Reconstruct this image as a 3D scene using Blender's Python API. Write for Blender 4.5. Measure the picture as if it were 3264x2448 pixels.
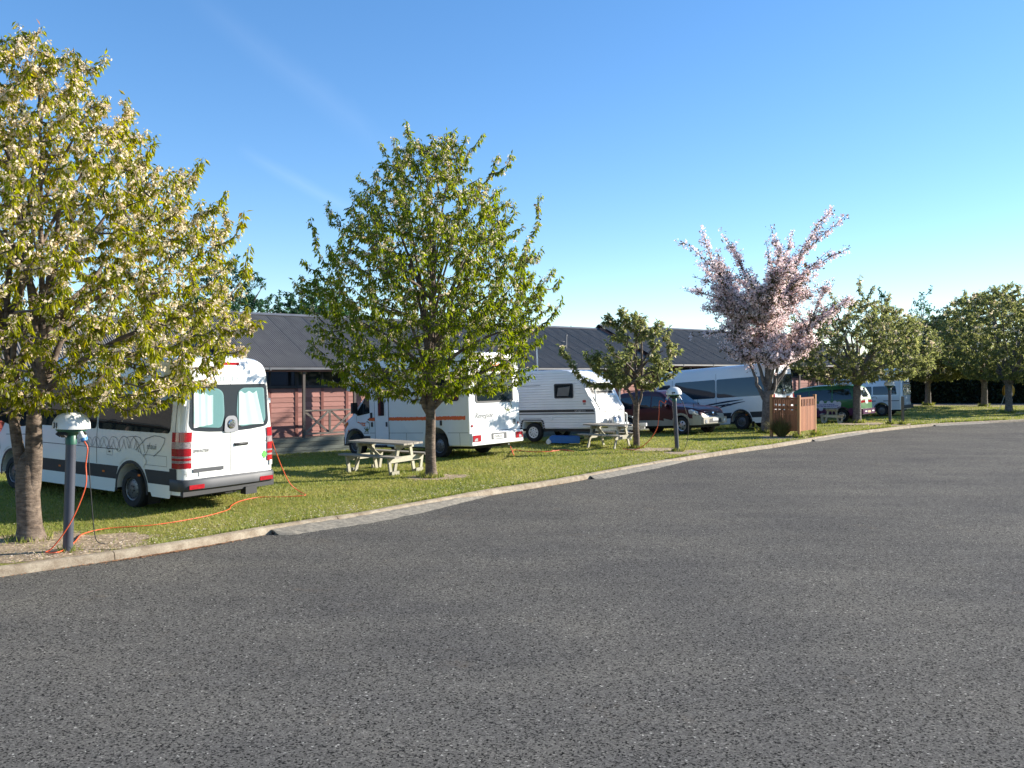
import bpy, bmesh, math, random
import numpy as np
from mathutils import Vector, Matrix
PI = math.pi
random.seed(7); rng = np.random.default_rng(7)
for o in list(bpy.data.objects): bpy.data.objects.remove(o)
S = bpy.context.scene
COL = S.collection
# ---------------------------------------------------------------- camera
cam = bpy.data.cameras.new('camera'); cob = bpy.data.objects.new('camera', cam); COL.objects.link(cob)
cob.location = (0, 0, 2.5); cob.rotation_euler = (PI/2, 0, 0)
cam.sensor_width = 36; cam.lens = 29.15; cam.shift_y = -0.0133
cam.clip_start = 0.1; cam.clip_end = 4000
S.camera = cob
# ---------------------------------------------------------------- sky and sun
SUN_AZ = math.radians(72)       # clockwise from +Y (the view direction)
SUN_EL = math.radians(20)
W = bpy.data.worlds.new('World'); S.world = W; W.use_nodes = True
nt = W.node_tree; nt.nodes.clear()
sky = nt.nodes.new('ShaderNodeTexSky'); sky.sky_type = 'NISHITA'; sky.sun_disc = False
sky.sun_elevation = SUN_EL; sky.sun_rotation = SUN_AZ
sky.altitude = 1200; sky.air_density = 1.0; sky.dust_density = 0.15; sky.ozone_density = 2.6
bg = nt.nodes.new('ShaderNodeBackground'); bg.inputs['Strength'].default_value = 0.139
hs = nt.nodes.new('ShaderNodeHueSaturation'); hs.inputs['Saturation'].default_value = 1.33; hs.inputs['Hue'].default_value = 0.506
wo = nt.nodes.new('ShaderNodeOutputWorld')
gm = nt.nodes.new('ShaderNodeGamma'); gm.inputs['Gamma'].default_value = 0.80
nt.links.new(sky.outputs[0], gm.inputs['Color']); nt.links.new(gm.outputs[0], hs.inputs['Color'])
# two faint wisps of high cloud, each along a great circle of the sky
tcw = nt.nodes.new('ShaderNodeTexCoord'); nzw = nt.nodes.new('ShaderNodeTexNoise'); nzw.inputs['Scale'].default_value = 9; nzw.inputs['Detail'].default_value = 6
nt.links.new(tcw.outputs['Generated'], nzw.inputs['Vector'])
def wm(op, a, b=None, c=None):
    n = nt.nodes.new('ShaderNodeMath'); n.operation = op
    for i, q in enumerate((a, b, c)):
        if q is None: continue
        if isinstance(q, (int, float)): n.inputs[i].default_value = q
        else: nt.links.new(q, n.inputs[i])
    return n.outputs[0]
def wdot(v):
    n = nt.nodes.new('ShaderNodeVectorMath'); n.operation = 'DOT_PRODUCT'; n.inputs[1].default_value = v; nt.links.new(tcw.outputs['Generated'], n.inputs[0]); return n.outputs['Value']
acc = None
for a_, b_, wd, st in (((-.316, 1, .262), (-.190, 1, .192),   .010, .05), ((-.377, 1, .447), (-.150, 1, .270), .020, .022)):
    A_ = Vector(a_).normalized(); B_ = Vector(b_).normalized(); n_ = A_.cross(B_).normalized(); m_ = (A_+B_).normalized(); t_ = (B_-A_); L_ = t_.length; t_.normalize()
    across = wm('ABSOLUTE', wm('ADD', wdot(n_), wm('MULTIPLY', wm('SUBTRACT', nzw.outputs['Fac'], .5), wd*1.6)))
    f1 = wm('SMOOTH_MAX', wm('SUBTRACT', 1, wm('DIVIDE', across, wd)), 0, .25); along = wm('DIVIDE', wm('ABSOLUTE', wdot(t_)), L_*.62)
    f2 = wm('MAXIMUM', wm('SUBTRACT', 1, wm('POWER', along, 2.0)), 0); front = wm('GREATER_THAN', wdot(m_), .5)
    f = wm('MULTIPLY', wm('MULTIPLY', wm('MULTIPLY', f1, f2), front), wm('MULTIPLY', nzw.outputs['Fac'], st*1.7))
    acc = f if acc is None else wm('ADD', acc, f)
mw = nt.nodes.new('ShaderNodeMix'); mw.data_type = 'RGBA'; nt.links.new(acc, mw.inputs[0]); nt.links.new(hs.outputs[0], mw.inputs[6]); mw.inputs[7].default_value = (7, 7.3, 7.6, 1)
nt.links.new(mw.outputs[2], bg.inputs['Color'])
nt.links.new(bg.outputs[0], wo.inputs['Surface'])
sun = bpy.data.lights.new('sun', 'SUN'); sun.energy = 5.0; sun.angle = math.radians(0.53); sun.color = (1.0, 0.93, 0.82)
sob = bpy.data.objects.new('sun', sun); COL.objects.link(sob)
sdir = Vector((math.sin(SUN_AZ)*math.cos(SUN_EL), math.cos(SUN_AZ)*math.cos(SUN_EL), math.sin(SUN_EL)))
sob.rotation_euler = sdir.to_track_quat('Z', 'Y').to_euler(); sob.location = sdir*60
S.view_settings.view_transform = 'Standard'; S.view_settings.look = 'None'
S.view_settings.exposure = 1.25; S.view_settings.gamma = 1.0; S.view_settings.use_curve_mapping = False
S.cycles.max_bounces = 6; S.cycles.diffuse_bounces = 3; S.cycles.glossy_bounces = 3
S.cycles.transmission_bounces = 4; S.cycles.transparent_max_bounces = 8
S.cycles.use_denoising = True

# ---------------------------------------------------------------- helpers
def tag(o, label=None, cat=None, group=None, kind=None):
    if label: o['label'] = label
    if cat: o['category'] = cat
    if group: o['group'] = group
    if kind: o['kind'] = kind
    return o
def thing(name, label, cat, loc=(0, 0, 0), rotz=0, group=None, tilt=(0, 0)):
    o = bpy.data.objects.new(name, None); COL.objects.link(o)
    o.empty_display_size = 0.2
    o.location = loc; o.rotation_euler = (tilt[0], tilt[1], rotz)
    return tag(o, label, cat, group)
def link(name, me, parent=None, loc=None):
    o = bpy.data.objects.new(name, me); COL.objects.link(o)
    if parent: o.parent = parent
    if loc: o.location = loc
    return o
def rawmesh(name, v, f, mats, smooth=False, angle=None, mi=None):
    me = bpy.data.meshes.new(name)
    me.from_pydata([tuple(p) for p in v], [], [tuple(q) for q in f])
    for m in (mats if isinstance(mats, (list, tuple)) else [mats]): me.materials.append(m)
    if mi is not None: me.polygons.foreach_set('material_index', mi)
    if smooth or angle is not None:
        me.polygons.foreach_set('use_smooth', [True]*len(me.polygons))
        if angle is not None: me.set_sharp_from_angle(angle=math.radians(angle))
    me.update()
    return me
def fastmesh(name, V, F, n, mats, attr=None):
    """V (N,3) array, F (M,n) int array of n-gons"""
    me = bpy.data.meshes.new(name)
    V = np.asarray(V, np.float32); F = np.asarray(F, np.int32)
    me.vertices.add(len(V)); me.vertices.foreach_set('co', V.ravel())
    me.loops.add(F.size); me.loops.foreach_set('vertex_index', F.ravel())
    me.polygons.add(len(F)); me.polygons.foreach_set('loop_start', np.arange(0, F.size, n, dtype=np.int32))
    for m in (mats if isinstance(mats, (list, tuple)) else [mats]): me.materials.append(m)
    me.update(calc_edges=True)
    if attr is not None:
        a = me.attributes.new('vary', 'FLOAT', 'FACE'); a.data.foreach_set('value', np.asarray(attr, np.float32))
    return me
class MB:
    def __init__(s): s.v = []; s.f = []; s.mi = []
    def add(s, v, f, m=0):
        b = len(s.v); s.v += [tuple(p) for p in v]; s.f += [tuple(i+b for i in q) for q in f]; s.mi += [m]*len(f); return s
    def box(s, x0, x1, y0, y1, z0, z1, m=0, M=None):
        v = [Vector((x, y, z)) for z in (z0, z1) for y in (y0, y1) for x in (x0, x1)]
        if M is not None: v = [M @ p for p in v]
        return s.add(v, [(0, 2, 3, 1), (4, 5, 7, 6), (0, 1, 5, 4), (2, 6, 7, 3), (0, 4, 6, 2), (1, 3, 7, 5)], m)
    def bar(s, a, b, w, h, m=0, up=(0, 0, 1), over=0):
        a = Vector(a); b = Vector(b); d = (b-a).normalized(); a = a-d*over; b = b+d*over
        u = Vector(up); r = d.cross(u)
        if r.length < 1e-4: r = d.cross(Vector((1, 0, 0)))
        r.normalize(); u = r.cross(d).normalized()
        v = [p+r*(w/2*i)+u*(h/2*j) for p in (a, b) for j in (-1, 1) for i in (-1, 1)]
        return s.add(v, [(0, 2, 3, 1), (4, 5, 7, 6), (0, 1, 5, 4), (2, 6, 7, 3), (0, 4, 6, 2), (1, 3, 7, 5)], m)
    def tube(s, pts, rad, n=8, m=0, cap=True):
        pts = [Vector(p) for p in pts]
        if not isinstance(rad, (list, tuple, np.ndarray)): rad = [rad]*len(pts)
        v = []; f = []; k = len(pts); side = None
        for i, p in enumerate(pts):
            d = (pts[min(i+1, k-1)]-pts[max(i-1, 0)])
            d = d.normalized() if d.length > 1e-9 else Vector((0, 0, 1))
            if side is None:
                side = d.cross(Vector((0.31, 0.95, 0.05)) if abs(d.y) < .9 else Vector((1, 0, 0))).normalized()
            side = (side-d*side.dot(d)).normalized(); o = d.cross(side)
            for j in range(n):
                a = 2*PI*j/n; v.append(p+(side*math.cos(a)+o*math.sin(a))*rad[i])
        for i in range(k-1):
            for j in range(n):
                f.append((i*n+j, i*n+(j+1) % n, (i+1)*n+(j+1) % n, (i+1)*n+j))
        if cap: f.append(tuple(range(n-1, -1, -1))); f.append(tuple((k-1)*n+j for j in range(n)))
        return s.add(v, f, m)
    def lathe(s, prof, n=24, m=0, M=None, capb=False, capt=False):
        v = []; f = []
        for r, z in prof:
            for j in range(n):
                a = 2*PI*j/n; v.append(Vector((r*math.cos(a), r*math.sin(a), z)))
        if M is not None: v = [M @ p for p in v]
        for i in range(len(prof)-1):
            for j in range(n):
                f.append((i*n+j, i*n+(j+1) % n, (i+1)*n+(j+1) % n, (i+1)*n+j))
        if capb: f.append(tuple(range(n-1, -1, -1)))
        if capt: f.append(tuple((len(prof)-1)*n+j for j in range(n)))
        return s.add(v, f, m)
    def build(s, name, mats, parent=None, smooth=False, angle=None, loc=None):
        me = rawmesh(name, s.v, s.f, mats, smooth, angle, s.mi if isinstance(mats, (list, tuple)) else None)
        return link(name, me, parent, loc)
def prism(pts, y0, y1, name, mats, parent, bevel=0, seg=3, angle=30, M=None):
    """side outline (x,z), extruded from y0 to y1; outline edges of the two caps rounded"""
    bm = bmesh.new()
    a = [bm.verts.new((x, y0, z)) for x, z in pts]; b = [bm.verts.new((x, y1, z)) for x, z in pts]
    n = len(pts)
    fa = bm.faces.new(a); fb = bm.faces.new(b[::-1])
    for i in range(n): bm.faces.new((a[i], b[i], b[(i+1) % n], a[(i+1) % n]))
    bmesh.ops.recalc_face_normals(bm, faces=bm.faces)
    if bevel:
        es = list(fa.edges)+list(fb.edges)
        bmesh.ops.bevel(bm, geom=es, offset=bevel, segments=seg, affect='EDGES', profile=.5)
    if M is not None: bmesh.ops.transform(bm, matrix=M, verts=bm.verts)
    me = bpy.data.meshes.new(name); bm.to_mesh(me); bm.free()
    for m in (mats if isinstance(mats, (list, tuple)) else [mats]): me.materials.append(m)
    me.polygons.foreach_set('use_smooth', [True]*len(me.polygons)); me.set_sharp_from_angle(angle=math.radians(angle)); me.update()
    return link(name, me, parent)
def rpoly(pts, r, seg=5):
    out = []; n = len(pts)
    rs = r if isinstance(r, (list, tuple)) else [r]*n
    for i in range(n):
        p = Vector(pts[i]); a = Vector(pts[i-1])-p; b = Vector(pts[(i+1) % n])-p
        q = min(rs[i], a.length*.49, b.length*.49)
        if q < 1e-4: out.append((p.x, p.y)); continue
        s = p+a.normalized()*q; e = p+b.normalized()*q
        for k in range(seg+1):
            t = k/seg; w = s*(1-t)**2+p*2*t*(1-t)+e*t*t; out.append((w.x, w.y))
    return out
def patch(name, outline, surf, mat, parent, rings=(1, .7, .4), thick=0.0, edge=None, smooth=True):
    """outline (u,v) filled by rings towards its centre and mapped through surf(u,v)"""
    n = len(outline); cu = sum(p[0] for p in outline)/n; cv = sum(p[1] for p in outline)/n
    # extra points along long edges so that it follows a curved surface
    out = []
    for i in range(n):
        a = outline[i]; b = outline[(i+1) % n]; L = math.hypot(b[0]-a[0], b[1]-a[1]); k = max(1, int(L/.25))
        for j in range(k): out.append((a[0]+(b[0]-a[0])*j/k, a[1]+(b[1]-a[1])*j/k))
    n = len(out); v = []; f = []
    for s in rings: v += [surf(cu+(p[0]-cu)*s, cv+(p[1]-cv)*s) for p in out]
    v.append(surf(cu, cv))
    for k in range(len(rings)-1):
        for i in range(n): f.append((k*n+i, k*n+(i+1) % n, (k+1)*n+(i+1) % n, (k+1)*n+i))
    k = len(rings)-1
    for i in range(n): f.append((k*n+i, k*n+(i+1) % n, len(v)-1))
    me = rawmesh(name, v, f, mat, smooth)
    return link(name, me, parent)
def ribbon(mb, pts, w, surf, closed=False, m=0):
    """flat strip of width w along (u,v) points, mapped through surf"""
    P = [Vector(p) for p in pts]; n = len(P); v = []
    for i in range(n):
        a = P[i-1] if (i or closed) else P[i]; b = P[(i+1) % n] if (i < n-1 or closed) else P[i]
        d = (b-a); d = d.normalized() if d.length > 1e-9 else Vector((1, 0)); q = Vector((-d.y, d.x))*w/2
        v += [surf(*(P[i]+q)), surf(*(P[i]-q))]
    f = [(2*i, 2*i+1, 2*((i+1) % n)+1, 2*((i+1) % n)) for i in range(n if closed else n-1)]
    mb.add(v, f, m)
def dense(pts, step=.06):
    out = []
    for a, b in zip(pts[:-1], pts[1:]):
        k = max(1, int(math.hypot(b[0]-a[0], b[1]-a[1])/step))
        out += [(a[0]+(b[0]-a[0])*j/k, a[1]+(b[1]-a[1])*j/k) for j in range(k)]
    return out+[pts[-1]]
def textmesh(s, size, surf, name, mat, parent, align='CENTER', shear=0, bold=0):
    c = bpy.data.curves.new(name, 'FONT'); c.body = s; c.size = size; c.align_x = align; c.align_y = 'CENTER'; c.shear = shear
    c.resolution_u = 3; c.offset = bold
    o = bpy.data.objects.new(name, c); COL.objects.link(o)
    dg = bpy.context.evaluated_depsgraph_get(); dg.update()
    me0 = o.evaluated_get(dg).to_mesh()
    v = [surf(p.co.x, p.co.y) for p in me0.vertices]; f = [tuple(p.vertices) for p in me0.polygons]
    o.evaluated_get(dg).to_mesh_clear(); bpy.data.objects.remove(o); bpy.data.curves.remove(c)
    return link(name, rawmesh(name, v, f, mat), parent)
def copy_tree(o, parent=None):
    c = o.copy(); COL.objects.link(c); c.parent = parent
    for ch in list(o.children): copy_tree(ch, c)
    return c
def cr(pts, n=8):
    """Catmull-Rom through 3D points"""
    P = [Vector(p) for p in pts]; P = [P[0]*2-P[1]]+P+[P[-1]*2-P[-2]]; out = []
    for i in range(1, len(P)-2):
        a, b, c, d = P[i-1:i+3]
        for k in range(n):
            t = k/n; out.append(.5*((2*b)+(c-a)*t+(2*a-5*b+4*c-d)*t*t+(3*b-a-3*c+d)*t**3))
    return out+[P[-2]]
def interp(tab, x):
    if x <= tab[0][0]: return tab[0][1]
    for (a, u), (b, w) in zip(tab[:-1], tab[1:]):
        if x <= b: return u+(w-u)*(x-a)/(b-a)
    return tab[-1][1]

# ---------------------------------------------------------------- materials
def newmat(name):
    m = bpy.data.materials.new(name); m.use_nodes = True
    t = m.node_tree; return m, t, t.nodes['Principled BSDF'], t.nodes['Material Output']
def N(t, typ, **k):
    n = t.nodes.new(typ)
    for a, b in k.items():
        if a in n.inputs: n.inputs[a].default_value = b
        else: setattr(n, a, b)
    return n
def ramp(t, fac, stops):
    r = t.nodes.new('ShaderNodeValToRGB'); e = r.color_ramp.elements
    while len(e) < len(stops): e.new(.5)
    for i, (p, c) in enumerate(stops): e[i].position = p; e[i].color = (*c, 1) if len(c) == 3 else c
    t.links.new(fac, r.inputs[0]); return r.outputs[0]
def mixc(t, fac, a, b, mode='MIX'):
    n = t.nodes.new('ShaderNodeMix'); n.data_type = 'RGBA'; n.blend_type = mode
    for sk, val in ((n.inputs[0], fac), (n.inputs[6], a), (n.inputs[7], b)):
        if hasattr(val, 'default_value') or hasattr(val, 'is_linked'): t.links.new(val, sk)
        else: sk.default_value = val if not isinstance(val, tuple) else (*val, 1)
    return n.outputs[2]
def coords(t, scale=(1, 1, 1), kind='Object'):
    c = t.nodes.new('ShaderNodeTexCoord'); m = t.nodes.new('ShaderNodeMapping'); m.inputs['Scale'].default_value = scale
    t.links.new(c.outputs[kind], m.inputs[0]); return m.outputs[0]
def noise(t, vec, scale, detail=3, rough=.55):
    n = N(t, 'ShaderNodeTexNoise', Scale=scale, Detail=detail, Roughness=rough); t.links.new(vec, n.inputs['Vector']); return n.outputs['Fac']
def bump(t, p, h, strength, dist=.01):
    b = N(t, 'ShaderNodeBump', Strength=strength, Distance=dist); t.links.new(h, b.inputs['Height']); t.links.new(b.outputs[0], p.inputs['Normal'])
def M_plain(name, c, rough=.5, metal=0, coat=0, var=.12, scale=6, spec=.5, bmp=0):
    m, t, p, o = newmat(name)
    p.inputs['Roughness'].default_value = rough; p.inputs['Metallic'].default_value = metal
    p.inputs['Coat Weight'].default_value = coat; p.inputs['Coat Roughness'].default_value = .05
    p.inputs['Specular IOR Level'].default_value = spec
    if var:
        v = coords(t); n = noise(t, v, scale, 4)
        c2 = tuple(x*(1-var) for x in c); c3 = tuple(min(1, x*(1+var*.6)) for x in c)
        t.links.new(ramp(t, n, [(.3, c2), (.7, c3)]), p.inputs['Base Color'])
        if bmp: bump(t, p, noise(t, v, scale*8, 3), bmp)
    else: p.inputs['Base Color'].default_value = (*c, 1)
    return m
def M_wood(name, c, c2, axis_scale=(1, 14, 14), rough=.75, bmp=.25):
    m, t, p, o = newmat(name); p.inputs['Roughness'].default_value = rough; p.inputs['Specular IOR Level'].default_value = .25
    oi = t.nodes.new('ShaderNodeObjectInfo')
    c0 = t.nodes.new('ShaderNodeTexCoord'); ad = N(t, 'ShaderNodeVectorMath', operation='ADD')
    cmb = t.nodes.new('ShaderNodeCombineXYZ'); mu = N(t, 'ShaderNodeMath', operation='MULTIPLY'); mu.inputs[1].default_value = 40
    t.links.new(oi.outputs['Random'], mu.inputs[0]); t.links.new(mu.outputs[0], cmb.inputs[0]); t.links.new(mu.outputs[0], cmb.inputs[1])
    t.links.new(c0.outputs['Object'], ad.inputs[0]); t.links.new(cmb.outputs[0], ad.inputs[1])
    mp = t.nodes.new('ShaderNodeMapping'); mp.inputs['Scale'].default_value = axis_scale; t.links.new(ad.outputs[0], mp.inputs[0])
    n = noise(t, mp.outputs[0], 3.5, 6, .62)
    col = ramp(t, n, [(.28, c2), (.72, c)])
    hv = N(t, 'ShaderNodeHueSaturation'); mr = N(t, 'ShaderNodeMapRange'); mr.inputs[3].default_value = .78; mr.inputs[4].default_value = 1.18
    t.links.new(oi.outputs['Random'], mr.inputs[0]); t.links.new(mr.outputs[0], hv.inputs['Value']); t.links.new(col, hv.inputs['Color'])
    t.links.new(hv.outputs[0], p.inputs['Base Color']); bump(t, p, n, bmp, .006)
    return m
def M_leaf(name, stops, trans=.45, rough=.45):
    """per-leaf colour from the 'vary' attribute, part of the light passes through"""
    m, t, p, o = newmat(name)
    a = t.nodes.new('ShaderNodeAttribute'); a.attribute_name = 'vary'
    col = ramp(t, a.outputs['Fac'], stops)
    p.inputs['Roughness'].default_value = rough; p.inputs['Specular IOR Level'].default_value = .35
    t.links.new(col, p.inputs['Base Color'])
    tr = t.nodes.new('ShaderNodeBsdfTranslucent')
    hv = N(t, 'ShaderNodeHueSaturation', Saturation=1.1, Value=1.5); t.links.new(col, hv.inputs['Color']); t.links.new(hv.outputs[0], tr.inputs['Color'])
    mx = N(t, 'ShaderNodeMixShader', Fac=trans); t.links.new(p.outputs[0], mx.inputs[1]); t.links.new(tr.outputs[0], mx.inputs[2])
    t.links.new(mx.outputs[0], o.inputs['Surface'])
    return m
def M_glass(name, tint=(.02, .03, .035), clear=.0, rough=.02):
    m, t, p, o = newmat(name)
    p.inputs['Base Color'].default_value = (*tint, 1); p.inputs['Roughness'].default_value = rough
    p.inputs['Specular IOR Level'].default_value = .6
    if clear:
        tr = N(t, 'ShaderNodeBsdfTransparent'); tr.inputs[0].default_value = (.80, .93, .92, 1)
        mx = N(t, 'ShaderNodeMixShader', Fac=clear); t.links.new(p.outputs[0], mx.inputs[1]); t.links.new(tr.outputs[0], mx.inputs[2])
        t.links.new(mx.outputs[0], o.inputs['Surface'])
    return m
# ================================================================ the setting
def M_asphalt():
    m, t, p, o = newmat('asphalt'); v = coords(t)
    vo = N(t, 'ShaderNodeTexVoronoi', Scale=74.0); t.links.new(v, vo.inputs['Vector'])
    bw = t.nodes.new('ShaderNodeSeparateColor'); t.links.new(vo.outputs['Color'], bw.inputs[0])
    chip = ramp(t, bw.outputs[0], [(.0, (.006, .006, .006)), (.13, (.030, .030, .029)), (.30, (.092, .088, .081)), (.74, (.120, .115, .105)), (.93, (.155, .148, .134)), (.993, (.19, .18, .165)), (.999, (.42, .41, .37))])
    fine = noise(t, v, 150, 2, .7)
    c1 = mixc(t, .75, chip, ramp(t, fine, [(.34, (.45, .45, .45)), (.66, (1.4, 1.4, 1.4))]), 'MULTIPLY')
    big = noise(t, v, .35, 5, .6); mid = noise(t, coords(t, (.25, 1.0, 1)), 1.1, 4)
    c2 = mixc(t, 1, c1, ramp(t, big, [(.3, (.98, .98, 1.0)), (.5, (1.14, 1.13, 1.11)), (.72, (1.34, 1.31, 1.25))]), 'MULTIPLY')
    c3 = mixc(t, 1, c2, ramp(t, mid, [(.35, (.90, .90, .91)), (.65, (1.10, 1.09, 1.07))]), 'MULTIPLY')
    st = noise(t, coords(t, (1, 1, 1)), .9, 6, .72); st2 = noise(t, v, 4.5, 4, .7)
    fm = N(t, 'ShaderNodeMath', operation='MULTIPLY'); t.links.new(ramp(t, st, [(.60, (0, 0, 0)), (.74, (1, 1, 1))]), fm.inputs[0]); t.links.new(ramp(t, st2, [(.42, (0, 0, 0)), (.7, (.75, .75, .75))]), fm.inputs[1])
    c3 = mixc(t, fm.outputs[0], c3, (.19, .145, .10))
    t.links.new(c3, p.inputs['Base Color'])
    p.inputs['Roughness'].default_value = .95; p.inputs['Specular IOR Level'].default_value = .05
    h = N(t, 'ShaderNodeMath', operation='ADD'); t.links.new(bw.outputs[0], h.inputs[0]); t.links.new(fine, h.inputs[1])
    bump(t, p, h.outputs[0], .55, .012)
    return m
def M_lawn():
    m, t, p, o = newmat('lawn_turf'); v = coords(t)
    big = noise(t, v, .45, 5, .62); mid = noise(t, v, 3.2, 5, .65); fine = noise(t, v, 55, 3, .7)
    c = ramp(t, big, [(.32, (.18, .205, .048)), (.5, (.28, .26, .08)), (.66, (.38, .31, .13))])
    c = mixc(t, .55, c, ramp(t, mid, [(.3, (.15, .19, .04)), (.55, (.27, .255, .08)), (.75, (.38, .30, .15))]))
    c = mixc(t, .9, c, ramp(t, fine, [(.3, (.55, .55, .5)), (.7, (1.35, 1.35, 1.2))]), 'MULTIPLY')
    t.links.new(c, p.inputs['Base Color']); p.inputs['Roughness'].default_value = .95; p.inputs['Specular IOR Level'].default_value = .1
    bump(t, p, fine, .8, .02)
    return m
def M_dirt(name='bare_soil', a=(.20, .145, .088), b=(.44, .34, .225)):
    m, t, p, o = newmat(name); v = coords(t)
    n = noise(t, v, 9, 6, .7); vo = N(t, 'ShaderNodeTexVoronoi', Scale=38.0); t.links.new(v, vo.inputs['Vector'])
    sc = t.nodes.new('ShaderNodeSeparateColor'); t.links.new(vo.outputs['Color'], sc.inputs[0])
    c = ramp(t, n, [(.3, a), (.7, b)])
    c = mixc(t, .8, c, ramp(t, sc.outputs[0], [(0, (.55, .5, .45)), (.8, (1.1, 1.1, 1.1)), (.95, (2.1, 2.1, 2.1))]), 'MULTIPLY')
    t.links.new(c, p.inputs['Base Color']); p.inputs['Roughness'].default_value = .95
    bump(t, p, n, .8, .03); return m
def M_concrete(name, a, b, scale=5):
    m, t, p, o = newmat(name); v = coords(t)
    n = noise(t, v, scale, 7, .7); n2 = noise(t, v, 60, 3, .7)
    c = ramp(t, n, [(.3, a), (.68, b)])
    c = mixc(t, .6, c, ramp(t, n2, [(.32, (.62, .6, .58)), (.66, (1.2, 1.2, 1.2))]), 'MULTIPLY')
    t.links.new(c, p.inputs['Base Color']); p.inputs['Roughness'].default_value = .9; p.inputs['Specular IOR Level'].default_value = .2
    bump(t, p, n2, .5, .012); return m
MAT_road = M_asphalt(); MAT_lawn = M_lawn(); MAT_dirt = M_dirt()
MAT_kerb = M_concrete('kerb_concrete', (.20, .15, .10), (.42, .36, .27)); MAT_ramp = M_concrete('crushed_fillet', (.15, .136, .112), (.33, .30, .245), 14)
MAT_far = M_plain('far_paddock', (.10, .11, .04), .95)
RZ = -.10        # road level; the lawn and the top of the kerb lie at 0
def sheet(name, pts, z, mat, kind='structure'):
    o = link(name, rawmesh(name, [(x, y, z) for x, y in pts], [tuple(range(len(pts)))], mat)); o['kind'] = kind; return o
sheet('ground', [(-900, -300), (900, -300), (900, 1500), (-900, 1500)], -.62, MAT_far)
KERB = [(-16, 8.6), (-10.5, 9.15), (-8.0, 9.75), (-6.9, 10.3), (-6.1, 10.95), (-4.87, 12.11), (-3.75, 13.53), (-2.77, 14.5), (-1.92, 15.62), (-.376, 17.56), (1.23, 19.34), (3.4, 22.1), (5.75, 24.87), (7.72, 27.0), (8.6, 27.85), (10.6, 30.15), (13.0, 32.9), (15.7, 35.5), (19.3, 38.6), (22.7, 40.6), (26.1, 42.2), (31, 44.0), (37, 45.6), (46, 47.2), (60, 48.6), (80, 49.6)]
KP = [Vector((p.x, p.y)) for p in cr([(x, y, 0) for x, y in KERB], 6)]
def koff(d):
    out = []
    for i, p in enumerate(KP):
        t = (KP[min(i+1, len(KP)-1)]-KP[max(i-1, 0)]).normalized(); out.append(p+Vector((t.y, -t.x))*d)
    return out
sheet('road', [(-70, -40), (150, -40), (150, 52)]+[(p.x, p.y) for p in koff(.14)[::-1]]+[(-70, 8.45)], RZ, MAT_road)
sheet('far_road', [(-60, 57.9), (24, 57.9), (50, 59.6), (80, 60), (150, 60), (150, 65.5), (-60, 65.5)], RZ, MAT_road)
def kerb_y(x):
    for a, b in zip(KP[:-1], KP[1:]):
        if a.x <= x <= b.x: return a.y+(b.y-a.y)*(x-a.x)/max(1e-6, b.x-a.x)
    return -99 if x < KP[0].x else 999
# lawn: one sheet behind the kerb; it falls away gently towards the cabins
BO = (-8.02, 28.56); DIP = .40
def sstep(t): t = np.clip(t, 0, 1); return t*t*(3-2*t)
def lawn_z(x, y):
    s = (x-BO[0])*.629-(y-BO[1])*.777; t = (x-BO[0])*.777+(y-BO[1])*.629
    return -DIP*(1-sstep((s-.4)/6.2))*(1-sstep((t-31)/6))*sstep((y-14)/4)
far_edge = [(-60, 58.2), (10, 58.2), (24, 58.6), (34, 59.2), (50, 60.3), (80, 60.5)]
gx = sorted(set([-60, -50, -40, -32, -24, -20]+[round(p.x, 4) for p in KP if p.x < 80]+[round(-16+.6*i, 3) for i in range(130)])); gx = [x for i, x in enumerate(gx) if i == 0 or x-gx[i-1] > .02]
NY = 64; gv = []; gf = []
for x in gx:
    ky = 8.6 if x <= KP[0].x else kerb_y(x); fy_ = interp(far_edge, x)
    for j in range(NY+1): y = ky+(fy_-ky)*(j/NY)**1.25; gv.append((x, y, float(lawn_z(x, y))))
for i in range(len(gx)-1):
    for j in range(NY): a = i*(NY+1)+j; gf.append((a, a+NY+1, a+NY+2, a+1))
o = link('lawn', rawmesh('lawn', gv, gf, MAT_lawn, True)); o['kind'] = 'structure'
# kerb in cast lengths of about 3.6 m with open joints
kerb = thing('kerb', None, None); kerb['kind'] = 'structure'
cum = [0]
for a, b in zip(KP[:-1], KP[1:]): cum.append(cum[-1]+(b-a).length)
def kpt(s, d):
    for i in range(len(cum)-1):
        if s <= cum[i+1] or i == len(cum)-2:
            u = (s-cum[i])/(cum[i+1]-cum[i]); p = KP[i].lerp(KP[i+1], u); t = (KP[i+1]-KP[i]).normalized()
            return p+Vector((t.y, -t.x))*d
def ks_at(x):
    for i in range(len(cum)-1):
        if KP[i].x <= x <= KP[i+1].x: return cum[i]+(cum[i+1]-cum[i])*(x-KP[i].x)/(KP[i+1].x-KP[i].x)
prof = [(0.0, -.13), (0.0, .002), (.012, .012), (.105, .010), (.13, -.004), (.145, -.03), (.165, -.102)]
s = 0.3; L = cum[-1]
while s < L-1 and s < 75:
    seg = min(3.6+random.uniform(-.2, .2), L-s); k = max(2, int(seg/.3)); mb = MB(); v = []; f = []
    jit = random.uniform(-.006, .006)
    for i in range(k+1):
        q = s+.006+(seg-.012)*i/k
        for d, z in prof:
            p = kpt(q, d+jit); v.append((p.x, p.y, z+random.uniform(-.004, .004)))
    n = len(prof)
    for i in range(k):
        for j in range(n-1): f.append((i*n+j, i*n+j+1, (i+1)*n+j+1, (i+1)*n+j))
    f.append(tuple(range(n-1, -1, -1))); f.append(tuple(k*n+j for j in range(n)))
    mb.add(v, f).build('kerb_segment', MAT_kerb, kerb, angle=35); s += seg
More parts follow.
